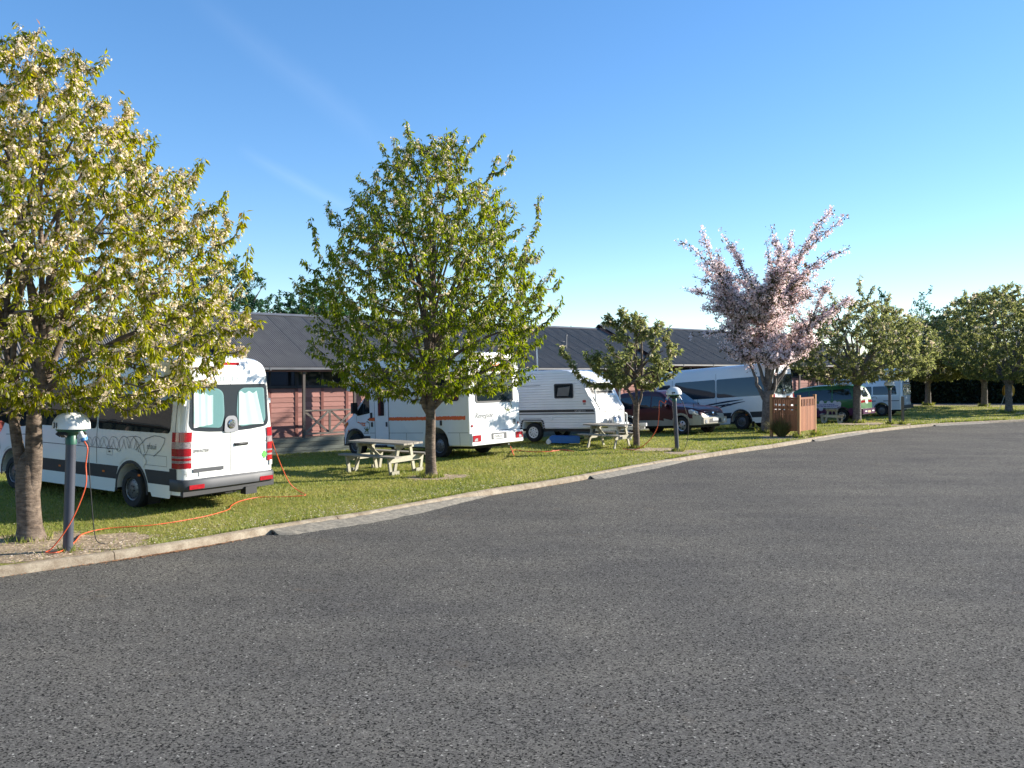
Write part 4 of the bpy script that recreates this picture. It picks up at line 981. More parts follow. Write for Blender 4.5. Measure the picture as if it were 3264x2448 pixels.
# ---------------------------------------------------------------- long high-roof vans
def van_body():
    top = [(0, 2.50), (.03, 2.60), (.09, 2.67), (.2, 2.715), (.5, 2.735), (5.05, 2.74), (5.25, 2.70), (5.45, 2.60), (5.6, 2.46), (6.15, 1.62), (6.3, 1.40), (6.4, 1.30), (6.62, 1.16), (6.78, 1.0), (6.86, .84), (6.9, .66)]
    return Body(6.9, 2.0, top, .34, [(1.5, .46, .36), (5.83, .46, .36)], tumble=(1.15, .17, 1.55), rr=.20, rear_r=.13, nose_r=.55, nose_w=.28)
def sprinter(label, loc, rotz, detail, group, tilt=(0, 0), glass=None):
    T = thing('camper_van', label, 'van', loc, rotz, group, tilt); B = van_body(); glass = glass or MAT_glass
    B.build('body', [PAINT_white, MAT_trim], T, lambda x, y, z: 1 if (z < .42 and x < .62) else 0)
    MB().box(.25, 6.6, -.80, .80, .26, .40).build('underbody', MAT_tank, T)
    axle_wheels(T, (1.5, 5.83), .99, .345, .235, 'steel')
    for sg in (1, -1):
        S_ = B.side(sg, .006); S0 = B.side(sg, .004)
        # dark wheel-arch lips and lower band
        band = [[(.14, .50), (.98, .50), (1.02, .60), (1.08, .74), (.14, .74)], [(1.93, .50), (5.38, .50), (5.33, .74), (1.91, .74), (1.97, .60)]]
        for bp in band: patch('side_band', bp, S_, MAT_trim, T)
        for xw in (1.5, 5.83):
            m = MB(); ribbon(m, [(xw+.485*math.cos(a*PI/20), .36+.485*math.sin(a*PI/20)) for a in range(-1, 22)], .055, S_); m.build('arch_lip', MAT_trim, T)
            m = MB(); ribbon(m, [(xw+.62*math.cos(a*PI/20), .40+.60*math.sin(a*PI/20)) for a in range(5, 16)], .17, B.side(sg, .012)); m.build('wheel_flare', PAINT_white, T)
        # windows
        win = [(.34, 1.40, 2.60, 2.20), (2.66, 1.40, 4.72, 2.20)]
        for x0, z0, x1, z1 in win: patch('side_window', rpoly([(x0, z0), (x1, z0), (x1, z1), (x0, z1)], .09), S_, glass, T)
        patch('cab_window', rpoly([(4.98, 1.38), (5.98, 1.30), (5.93, 1.45), (5.62, 1.98), (5.50, 2.10), (4.98, 2.12)], .06), S_, glass, T)
        lines = [[(4.86, .55), (4.86, 2.3)], [(2.63, .75), (2.63, 2.45)], [(.2, .75), (.2, 2.55)], [(4.86, 1.2), (6.1, 1.15)], [(3.55, .8), (3.55, 1.4)], [(1.9, 1.05), (4.8, 1.05)]]
        seams('panel_seam', T, lines, B.side(sg, .003), .012)
        for hx in (4.95, 3.45): patch('door_handle', rpoly([(hx, 1.12), (hx+.24, 1.12), (hx+.24, 1.17), (hx, 1.17)], .02), B.side(sg, .02), MAT_trim, T)
        for hx in (1.2, 2.35, 3.9): patch('side_marker', rpoly([(hx, .60), (hx+.08, .60), (hx+.08, .635), (hx, .635)], .01), B.side(sg, .012), MAT_orange, T)
        # mirror
        m = MB(); m.box(5.92, 6.02, sg*1.02, sg*1.28, 1.45, 1.83).bar((5.98, sg*.9, 1.35), (5.98, sg*1.12, 1.46), .06, .06); m.build('mirror', MAT_trim, T, angle=40)
        patch('headlight', rpoly([(6.35, .82), (6.68, .80), (6.62, 1.08), (6.42, 1.15)], .04), B.side(sg, .008), MAT_clear, T)
        # tail light: wraps the rear corner
        R = B.rear(.012); y0 = .80
        zs = [(.80, .90, MAT_red), (.90, .935, MAT_clear2), (.935, .985, MAT_red), (.985, 1.015, MAT_clear2), (1.015, 1.15, MAT_red), (1.15, 1.26, MAT_clear2), (1.26, 1.43, MAT_red)]
        hold = None
        for a, b, mt in zs:
            v = []; us = np.linspace(0, 1, 9)
            for z in (a+.002, b-.002):
                for u in us:
                    h = B.w(.2, z)
                    ang = u*PI/2; r_ = B.rear_r
                    if u < .5: 
                        q = u/.5; p = (r_*(1-math.sin(q*PI/2))*1.0, h-r_+r_*math.cos(q*0)) 
                    # straight piece on the side, round corner, straight piece on the rear
                    if u <= .35: px, py = .26-(.26-r_)*(u/.35), h
                    elif u <= .75: t = (u-.35)/.4*PI/2; px, py = r_-r_*math.sin(t), h-r_+r_*math.cos(t)
                    else: px, py = 0, (h-r_)-(u-.75)/.25*.05
                    nx, ny = (0, 1) if u <= .35 else ((-math.sin((u-.35)/.4*PI/2), math.cos((u-.35)/.4*PI/2)) if u <= .75 else (-1, 0))
                    v.append((px+nx*.018, sg*(py+ny*.018), z))
            n = len(us); o = link('tail_light', rawmesh('tail_light', v, [(i, i+1, n+i+1, n+i) for i in range(n-1)], mt, True), T if hold is None else hold)
            if hold is None: hold = o
            else: o.name = 'lens'
    # windscreen, grille
    tf = B.topf(.008)
    patch('windscreen', rpoly([(-.78, 6.20), (.78, 6.20), (.70, 5.60), (-.70, 5.60)], .05), tf, glass, T)
    fr = lambda y, z: (6.92-.12*(y/.8)**2-(max(0, z-.62)*.55), y, z)
    patch('grille', rpoly([(-.45, .60), (.45, .60), (.52, .98), (-.52, .98)], .06), fr, MAT_trim, T)
    MB().box(6.55, 6.93, -.80, .80, .30, .60).build('front_bumper', MAT_bump, T, angle=40)
    # rear: bumper, doors, glass
    R = B.rear(.006); R2 = B.rear(.028)
    bm_ = [(-.98, .44), (.98, .44), (.98, .62), (-.98, .62)]
    v = []; f = []; prof_ = [(.10, .405), (-.03, .41), (-.068, .435), (-.078, .56), (-.05, .60), (.02, .615)]
    ys = [(-1.0, .34), (-1.0, .14), (-.985, .07), (-.95, .03), (-.88, .005), (-.45, -.005), (0, -.01), (.45, -.005), (.88, .005), (.95, .03), (.985, .07), (1.0, .14), (1.0, .34)]
    for (y, x0) in ys:
        for dx, z in prof_:
            if abs(y) >= .95: v.append((x0+dx*.5, y*(1.0+max(0, -dx)*.36), z))
            else: v.append((x0+dx, y, z))
    n = len(prof_)
    for i in range(len(ys)-1):
        for j in range(n-1): f.append((i*n+j, i*n+j+1, (i+1)*n+j+1, (i+1)*n+j))
    MB().box(-.014, .32, -.975, .975, .325, .425).build('rear_valance', MAT_trim, T)
    bp = MB().add(v, f).build('rear_bumper', MAT_bump, T, angle=40)
    for sg in (1, -1):
        patch('reflector', rpoly([(sg*.60, .445), (sg*.90, .445), (sg*.90, .52), (sg*.60, .52)], .01), lambda y, z: (-.082, y, z), MAT_red, bp)
        patch('corner_panel', rpoly([(.14, .60), (.34, .60), (.34, .795), (.14, .795)], .01), B.side(sg, .009), MAT_trim, T)
        patch('sill_panel', rpoly([(.34, .27), (.86, .27), (.99, .50), (.26, .50)], .02), B.side(sg, .012), PAINT_white, T)
        patch('sill_panel', rpoly([(2.03, .26), (5.27, .26), (5.36, .50), (1.98, .50)], .02), B.side(sg, .012), PAINT_white, T)
        patch('mud_flap', [(sg*.70, .10), (sg*.95, .10), (sg*.95, .5), (sg*.70, .5)], lambda y, z: (1.06, y, z), MAT_tank, T)
    wz = lambda y: 1.40+.06*(y/.86)**2
    surround = rpoly([(-.86, wz(.86)), (-.45, wz(.45)), (0, 1.395), (.45, wz(.45)), (.86, wz(.86)), (.80, 2.25), (-.80, 2.25)], [.14, .0, .0, .0, .14, .07, .07])
    patch('rear_window', surround, R, MAT_winframe2, T)
    for sg in (1, -1):
        hole = rpoly([(sg*.79, 1.52), (sg*.20, 1.47), (sg*.13, 1.70), (sg*.155, 2.10), (sg*.26, 2.18), (sg*.745, 2.18)], [.13, .07, .1, .12, .1, .05])
        patch('glass_backing', hole, B.rear(.008), M_plain('van_interior', (.22, .33, .345), .9, 0, 0, 0), T)
        # pleated curtain
        cw = [(.77, .38), (.70, .44)][0 if sg > 0 else 1]; v = []; f = []; nn = 40; skew = 0 if sg > 0 else .10
        for i in range(nn+1):
            u = i/nn; y = sg*(cw[0]+(cw[1]-cw[0])*u)
            if sg < 0: y = -(.17+.40*u)
            for k in range(6):
                t = k/5; z = 1.50+.045*u*(sg > 0)+.60*t-.10*t*(u if sg > 0 else 0)**2; yy = y+(-.16*(1-t)*(u) if sg < 0 else 0)
                v.append((-.0165-.0045*math.sin(u*(3.0 if sg > 0 else 2.2)*2*PI+t*.6), yy, z+(.02*math.sin(u*14) if k == 5 else 0)))
        for i in range(nn):
            for k in range(5): f.append((i*6+k, i*6+k+1, (i+1)*6+k+1, (i+1)*6+k))
        if detail: link('curtain', rawmesh('curtain', v, f, MAT_curtain, True), T)
        patch('rear_pane', hole, B.rear(.024), MAT_rglass if detail else MAT_glass, T)
    # emblem plate
    pl = patch('badge_plate', rpoly([(-.15, 1.385), (.15, 1.385), (.13, 1.63), (.07, 1.68), (-.07, 1.68), (-.13, 1.63)], .04), R2, MAT_bump if not detail else M_plain('badge_plate_grey', (.22, .23, .25), .5), T)
    Mx = Matrix.Translation((-.030, 0, 1.53)) @ Matrix.Rotation(-PI/2, 4, 'Y')
    em = MB().lathe([(.068, .0), (.072, .012), (.06, .02), (.001, .024)], 24, 0, Mx).build('emblem', MAT_chrome, pl)
    for k in range(3):
        a = PI/2+k*2*PI/3; MB().bar((-.056, 0, 1.53), (-.052, .056*math.cos(a), 1.53+.056*math.sin(a)), .012, .008).build('emblem_spoke', MAT_bump, em)
    ring = MB(); ribbon(ring, [(.08*math.cos(a*PI/16), 1.53+.08*math.sin(a*PI/16)) for a in range(32)], .014, B.rear(.032), True); ring.build('emblem_ring', MAT_trim, pl)
    seams('door_seam', T, [[(0, .66), (0, 2.55)], [(-.90, .66), (-.90, 1.5), (-.78, 2.52)], [(.90, .66), (.90, 1.5), (.78, 2.52)]], B.rear(.004), .007)
    patch('high_brake_light', rpoly([(-.20, 2.595), (.14, 2.595), (.14, 2.645), (-.20, 2.645)], .01), lambda y, z: (.012, y, z), MAT_red, T)
    m = MB(); m.tube([(-.03, -.36, 1.16), (-.055, -.30, 1.165), (-.055, -.15, 1.155), (-.03, -.10, 1.15)], .014, 8).box(-.02, .0, -.38, -.08, 1.13, 1.18); m.build('rear_handle', MAT_trim, T, smooth=False)
    patch('plate_bar', rpoly([(.16, .725), (.78, .725), (.78, .79), (.16, .79)], .015), B.rear(.02), MAT_bump, T)
    pt = patch('number_plate', rpoly([(.30, .65), (.66, .65), (.66, .72), (.30, .72)], .008), B.rear(.012), MAT_plate, T)
    for sg in (1, -1):
        for hz in (.76, 1.93):
            h = patch('door_hinge', rpoly([(sg*.87, hz-.045), (sg*.975, hz-.045), (sg*.975, hz+.045), (sg*.87, hz+.045)], .008), B.rear(.024) if hz < 1 else (lambda y, z: (.03, y*.955, z)), PAINT_white, T)
    m = MB(); m.box(-.05, .10, -.55, -.30, .22, .36).build('tow_bracket', MAT_trim, T)
    m = MB(); m.lathe([(.30, -.1), (.33, -.08), (.33, .08), (.30, .1), (.001, .1)], 24, 0, Matrix.Translation((.72, 0, .36))).build('spare_wheel', MAT_tyre, T)
    return T, B
vanrot = math.atan2(.556, -.831)
VG = 'white high-roof camper vans'
V1, B1 = sprinter('white high-roof camper van with looping grey line drawing, curtained rear windows and orange lead', (-5.66-.556*-1.0*1.0, 14.2+.831*1.0, 0), vanrot, True, VG)
def side_decals(T, B):
    S_ = B.side(1, .009); m = MB(); r = random.Random(3)
    # a chain of linked loops that grows towards the rear
    x = 3.75; k = 0
    while x > 1.25:
        g = (3.75-x)/2.5; h = .10+.24*g; w = .20+.34*g; lw_ = .006+.005*g
        ribbon(m, [(x+w*.15-w*1.0*t, 1.13-h*.35+h*math.sin(PI*t)**.8+.03*g*math.sin(9*t)) for t in np.linspace(0, 1, 14)], lw_, S_)
        ribbon(m, [(x-w*.25-w*.95*t, 1.20+h*.25-h*math.sin(PI*t)**.8) for t in np.linspace(.02, .96, 14)], lw_, S_)
        x -= w*.80; k += 1
    ribbon(m, [(.80, .98), (.60, 1.10), (.50, 1.22), (.47, 1.31)], .013, S_); ribbon(m, [(1.45, .98), (1.25, 1.14), (1.05, 1.28), (.80, 1.345), (.62, 1.34), (.47, 1.31)], .013, S_)
    ribbon(m, [(1.45, .98), (1.58, 1.12), (1.66, 1.28), (1.45, 1.31), (1.28, 1.20), (1.16, .98)], .012, S_)
    m.build('line_drawing', MAT_textg, T)
    textmesh('maui', .15, lambda u, v: S_(.86-u, 1.15+v), 'lettering', MAT_textg, T)
    R = B.rear(.009)
    textmesh('SPRINTER', .075, lambda u, v: R(.62-u, 1.09+v), 'lettering', MAT_text, T, shear=.2, bold=.001)
    textmesh('maui', .21, lambda u, v: R(.02-u, 2.37+v), 'lettering', M_plain('pale_decal', (.62, .70, .70), .5, 0, 0, 0), T)
    textmesh('FMD', .075, lambda u, v: B.rear(.015)(.48-u, .685+v), 'plate_lettering', M_plain('faded_plate_print', (.42, .43, .44), .5, 0, 0, 0), T)
    patch('green_sticker', [(-.76, .84), (-.82, .92), (-.76, 1.0), (-.70, .92)], R, MAT_sticker, T)
    textmesh('315 CDI', .05, lambda u, v: R(-.72-u, 1.17+v), 'lettering', MAT_bump, T)
    for (x0, z0, x1, z1) in ((.42, .82, 1.12, 1.0), (2.1, .93, 2.28, 1.09)):
        seams('hatch_seam', T, [[(x0, z0), (x1, z0)], [(x1, z0), (x1, z1)], [(x1, z1), (x0, z1)], [(x0, z1), (x0, z0)]], B.side(1, .004), .006, MAT_bump)
    patch('side_vent', rpoly([(2.16, .98), (2.22, .98), (2.22, 1.01), (2.16, 1.01)], .01), B.side(1, .01), MAT_trim, T)
    # inlet box for the lead on the off side
    MB().box(.30, .45, -1.03, -.93, 1.50, 1.68).build('power_inlet', PAINT_white, T)
side_decals(V1, B1); settle(V1, 1.5, 5.83)
v2rot = math.atan2(.70, -.714)
V2, B2 = sprinter('white minibus camper with blue-tinted windows and dark slash stripes behind the maroon car', (10.78+.714*1.0*.98, 34.0+.70*1.0+.0, 0), v2rot, False, VG, glass=MAT_glass2)
def slash(T, B):
    S_ = B.side(1, .009); m = MB()
    def blade(p0, p1, w, c):
        pts = [(p0[0]+(p1[0]-p0[0])*t, p0[1]+(p1[1]-p0[1])*t+c*math.sin(PI*t)) for t in np.linspace(0, 1, 16)]; up = []; dn = []
        for i, p in enumerate(pts): ww = w*math.sin(PI*min(1, .06+i/15*.94))*.5; up.append((p[0], p[1]+ww)); dn.append((p[0], p[1]-ww))
        v = [S_(*p) for p in up]+[S_(*p) for p in dn]; n = 16; m.add(v, [(i, i+1, n+i+1, n+i) for i in range(n-1)])
    blade((1.35, 1.27), (3.2, 1.09), .07, .02); blade((1.25, 1.19), (2.5, .96), .06, .03); blade((2.0, 1.22), (3.6, 1.05), .06, .01); blade((1.9, 1.12), (3.35, .97), .05, .01); blade((2.55, .95), (2.0, 1.16), .04, 0)
    m.build('slash_stripe', M_plain('navy_decal', (.012, .016, .04), .4, 0, 0, 0), T)
slash(V2, B2); settle(V2, 1.5, 5.83)
# ---------------------------------------------------------------- alcove camper
def camper():
    rot = math.atan2(.62, -.785)
    fx, fy = math.cos(rot), math.sin(rot)
    Wd = 2.3; c = (-1.15+.62*Wd/2, 22.8+.785*Wd/2, 0)
    T = thing('alcove_camper', 'white alcove motorhome with jagged orange stripe, parked behind the tall rounded tree', 'motorhome', c, rot)
    h = Wd/2
    def arc(xw, ra, zc, z0): return [(xw+ra*math.cos(a), zc+ra*math.sin(a)) for a in np.linspace(math.asin(-(zc-z0)/ra) if 0 else 0, PI, 12)]
    pr = [(0, .34), (.78, .34), (.80, .40)]+[(1.28-.47*math.cos(a), .40+.47*math.sin(a)) for a in np.linspace(.05, PI-.05, 13)]+[(1.76, .40), (1.78, .30), (4.05, .30), (4.05, 1.98), (4.3, 2.0), (5.05, 2.02), (5.12, 2.10), (4.98, 2.55), (4.7, 2.86), (4.35, 2.96), (.10, 2.97), (.03, 2.93), (0, 2.80)]
    prism(pr, -h, h, 'house_body', PAINT_camper, T, .05, 3, 35)
    # cab from the same van family
    top = [(3.9, 2.05), (4.3, 2.05), (4.45, 1.95), (4.95, 1.42), (5.06, 1.30), (5.16, 1.22), (5.4, 1.10), (5.52, .98), (5.60, .82), (5.64, .64)]
    B = Body(5.64, 1.94, [(x-3.5, z) for x, z in top], .36, [(4.92-3.5, .44, .36)], tumble=(1.1, .14, 1.1), rr=.12, rear_r=.02, nose_r=.5, nose_w=.26); B.L = 2.14
    cab = B.build('cab', PAINT_camper, T); cab.location = (3.5, 0, 0)
    def CS(sg, off): 
        f_ = B.side(sg, off); return lambda x, z: f_(x-3.5, z)[0:1] and (f_(x-3.5, z)[0]+3.5, f_(x-3.5, z)[1], f_(x-3.5, z)[2])
    for sg in (1, -1):
        s_ = CS(sg, .006)
        patch('cab_window', rpoly([(4.1, 1.34), (4.80, 1.24), (4.86, 1.30), (4.50, 1.78), (4.38, 1.90), (4.1, 1.92)], .05), s_, MAT_glass, T)
        seams('window_bar', T, [[(4.52, 1.27), (4.52, 1.76)]], CS(sg, .012), .03)
        patch('door_trim', [(4.06, .42), (4.47, .42), (4.5, .62), (4.06, .62)], s_, MAT_trim, T)
        m = MB(); ribbon(m, [(4.92+.47*math.cos(a*PI/20), .36+.47*math.sin(a*PI/20)) for a in range(0, 21)], .06, s_); m.build('arch_lip', MAT_trim, T)
        m = MB(); ribbon(m, [(4.92+.56*math.cos(a*PI/20), .40+.58*math.sin(a*PI/20)) for a in range(4, 17)], .14, CS(sg, .014)); m.build('wheel_flare', PAINT_camper, T)
        seams('panel_seam', T, [[(4.07, .6), (4.07, 1.3)], [(4.84, 1.24), (4.80, .9)], [(4.1, 1.02), (4.8, 1.04)]], CS(sg, .004), .009)
        patch('door_handle', rpoly([(4.11, 1.10), (4.30, 1.10), (4.30, 1.15), (4.11, 1.15)], .02), CS(sg, .02), MAT_trim, T)
        MB().box(4.74, 4.82, sg*.99, sg*1.20, 1.32, 1.66).bar((4.78, sg*.85, 1.26), (4.78, sg*1.05, 1.34), .05, .05).build('mirror', MAT_trim, T)
        patch('headlight', rpoly([(5.18, .76), (5.46, .74), (5.42, 1.0), (5.24, 1.08)], .04), CS(sg, .008), MAT_orange if sg > 0 else MAT_clear, T)
    MB().box(5.30, 5.68, -.78, .78, .30, .58).build('front_bumper', MAT_trim, T, angle=40)
    tf = B.topf(.008); patch('windscreen', rpoly([(-.76, 1.38), (.76, 1.38), (.70, .98), (-.70, .98)], .05), lambda y, x: (tf(y, x)[0]+3.5, y, tf(y, x)[2]), MAT_glass, T)
    axle_wheels(T, (1.28,), 1.02, .345, .235, 'steel'); axle_wheels(T, (4.92,), .97, .345, .235, 'steel')
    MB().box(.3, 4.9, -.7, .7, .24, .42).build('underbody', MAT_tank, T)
    sd = lambda sg, off=.004: (lambda x, z: (x, sg*(h+off), z))
    for sg in (1, -1):
        # windows on both sides
        for x0, z0, x1, z1 in ((.35, 1.62, 1.75, 2.42), (3.05, 2.28, 4.0, 2.66)) if sg > 0 else ((.5, 1.5, 1.6, 2.2), (2.2, 1.5, 3.4, 2.2)):
            w = patch('side_window', rpoly([(x0, z0), (x1, z0), (x1, z1), (x0, z1)], .08), sd(sg, .012), MAT_glass, T)
            m = MB(); ribbon(m, rpoly([(x0, z0), (x1, z0), (x1, z1), (x0, z1)], .08), .03, sd(sg, .016), True); m.build('window_frame', MAT_trim, w)
        # torn-edged orange stripe
        r = random.Random(8); v = []; n = 120
        for i in range(n+1):
            x = .12+(3.93)*i/n; v += [sd(sg, .006)(x, 1.085+r.uniform(-.010, .010)), sd(sg, .006)(x, 1.185+r.uniform(-.010, .010))]
        MB().add(v, [(2*i, 2*i+2, 2*i+3, 2*i+1) for i in range(n)]).build('orange_stripe', MAT_orangedecal, T)
        seams('skirt_seam', T, [[(.02, .72), (.8, .72)], [(1.76, .72), (4.05, .72)], [(2.45, .30), (2.45, .72)], [(.35, .34), (.35, .72)]], sd(sg, .002), .010)
        v = []
        for i in range(40):
            x = 3.0+2.0*i/39; v += [sd(sg, .006)(x, 2.20+r.uniform(-.006, .006)+.02*0), sd(sg, .006)(x, 2.235+r.uniform(-.006, .006))]
        MB().add(v, [(2*i, 2*i+2, 2*i+3, 2*i+1) for i in range(39)]).build('alcove_stripe', MAT_orangedecal, T)
    # entry door on the near side
    D = patch('entry_door', rpoly([(3.18, .50), (3.78, .50), (3.78, 2.12), (3.18, 2.12)], .10), sd(1, .010), PAINT_camper, T)
    m = MB(); ribbon(m, rpoly([(3.18, .48), (3.78, .48), (3.78, 2.12), (3.18, 2.12)], .10), .014, sd(1, .013), True); m.build('door_seal', MAT_bump, D)
    patch('door_window', rpoly([(3.36, 1.24), (3.62, 1.24), (3.62, 1.86), (3.36, 1.86)], .02), sd(1, .018), MAT_glass, D)
    m = MB(); ribbon(m, rpoly([(3.33, 1.21), (3.65, 1.21), (3.65, 1.89), (3.33, 1.89)], .02), .035, sd(1, .016), True); m.build('door_window_frame', MAT_plate, D)
    for x, z in ((3.27, .98), (3.92, .98), (1.05, 1.0)): MB().box(x-.035, x+.035, h, h+.02, z-.07, z+.07).build('latch', MAT_trim, T)
    MB().box(3.90, 3.97, h, h+.03, 1.17, 1.34).build('grab_handle', MAT_trim, T)
    MB().box(3.3, 3.75, .9, h+.12, .30, .36).build('entry_step', MAT_trim, T)
    s_ = CS(1, .008)
    def lizard(parent, P, sc):
        """a small lizard with a long curled tail, flat decal; P maps local (u, v)"""
        m = MB()
        ribbon(m, [(u*sc, v*sc) for u, v in [(-.02, .0), (.10, .02), (.20, .10), (.26, .24), (.26, .40), (.20, .54), (.08, .62), (-.06, .63)]], .025*sc/.5, P)
        body = [(-.05, -.06), (.06, -.07), (.10, 0), (.06, .10), (-.06, .11), (-.14, .05), (-.24, .12), (-.34, .22), (-.36, .14), (-.26, .02), (-.16, -.03)]
        v = [P(u*sc, w*sc) for u, w in body]; m.add(v, [tuple(range(len(v)))])
        for a, b in (((-.1, .06), (-.14, .24)), ((.04, .08), (.05, .26)), ((-.12, -.02), (-.30, -.16)), ((.03, -.05), (.08, -.20))): ribbon(m, [(a[0]*sc, a[1]*sc), (b[0]*sc, b[1]*sc)], .05*sc, P)
        m.build('lizard_decal', MAT_greendecal, parent)
    textmesh('Britz', .19, lambda u, v: s_(4.60-u, .985+v), 'lettering', MAT_orangedecal, T, bold=.004)
    lizard(T, lambda u, v: s_(4.34-u, .80+v), .42)
    for z in (.70, .745): seams('small_print', T, [[(4.28, z), (4.52, z)]], s_, .014, MAT_bump)
    # rear face
    re = lambda off=.006: (lambda y, z: (-off, y, z))
    w = patch('rear_window', rpoly([(-.82, 1.55), (.82, 1.55), (.82, 2.34), (-.82, 2.34)], .09), re(.012), MAT_glass, T)
    m = MB(); ribbon(m, rpoly([(-.82, 1.55), (.82, 1.55), (.82, 2.34), (-.82, 2.34)], .09), .05, re(.016), True); m.build('window_frame', MAT_trim, w)
    textmesh('Britz', .40, lambda u, v: re()(-.08-u, 2.55+v), 'lettering', MAT_orangedecal, T, bold=.01)
    textmesh('Renegade', .20, lambda u, v: re()(.50-u, 1.17+v), 'lettering', MAT_text, T, shear=.3)
    lizard(T, lambda u, v: re()(-.62-u*1.0, 1.33+v*.8-.05), -.0+.5)
    seams('skirt_seam', T, [[(-1.1, .72), (1.1, .72)]], re(.002), .014)
    bp = MB().box(-.10, .04, -1.14, 1.14, .36, .69).build('rear_skirt', PAINT_camper, T, angle=30)
    for sg in (1, -1):
        t = patch('tail_light', rpoly([(sg*.78, .46), (sg*1.12, .46), (sg*1.12, .64), (sg*.78, .64)], .02), re(.112), MAT_red, T)
        patch('lens', rpoly([(sg*.93, .475), (sg*1.08, .475), (sg*1.02, .55), (sg*.93, .56)], .02), re(.118), MAT_clear, t)
        MB().lathe([(.035, 0), (.035, .012), (.001, .015)], 16, 0, Matrix.Translation((-.005, sg*1.03, .90)) @ Matrix.Rotation(-PI/2, 4, 'Y')).build('reflector', MAT_red, T)
    rc = patch('plate_recess', rpoly([(-.36, .48), (.32, .48), (.32, .66), (-.36, .66)], .01), re(.106), MAT_bump, T)
    patch('number_plate', rpoly([(-.22, .50), (.24, .50), (.24, .62), (-.22, .62)], .01), re(.111), MAT_plate, rc)
    textmesh('FWB256', .10, lambda u, v: re(.114)(.01-u, .56+v), 'plate_lettering', MAT_text, rc, bold=.001)
    patch('info_sticker', [(-.93, .86), (-.80, .86), (-.80, 1.02), (-.93, 1.02)], re(), MAT_textg, T)
    MB().tube([(-.02, -.55, .30), (.5, -.55, .30)], .03, 8).build('exhaust_pipe', MAT_steel, T)
    # roof fittings
    MB().box(1.4, 2.3, -.4, .4, 2.97, 3.10).build('roof_hatch', PAINT_camper, T, angle=30)
    return T
settle(camper(), 1.28, 4.92)
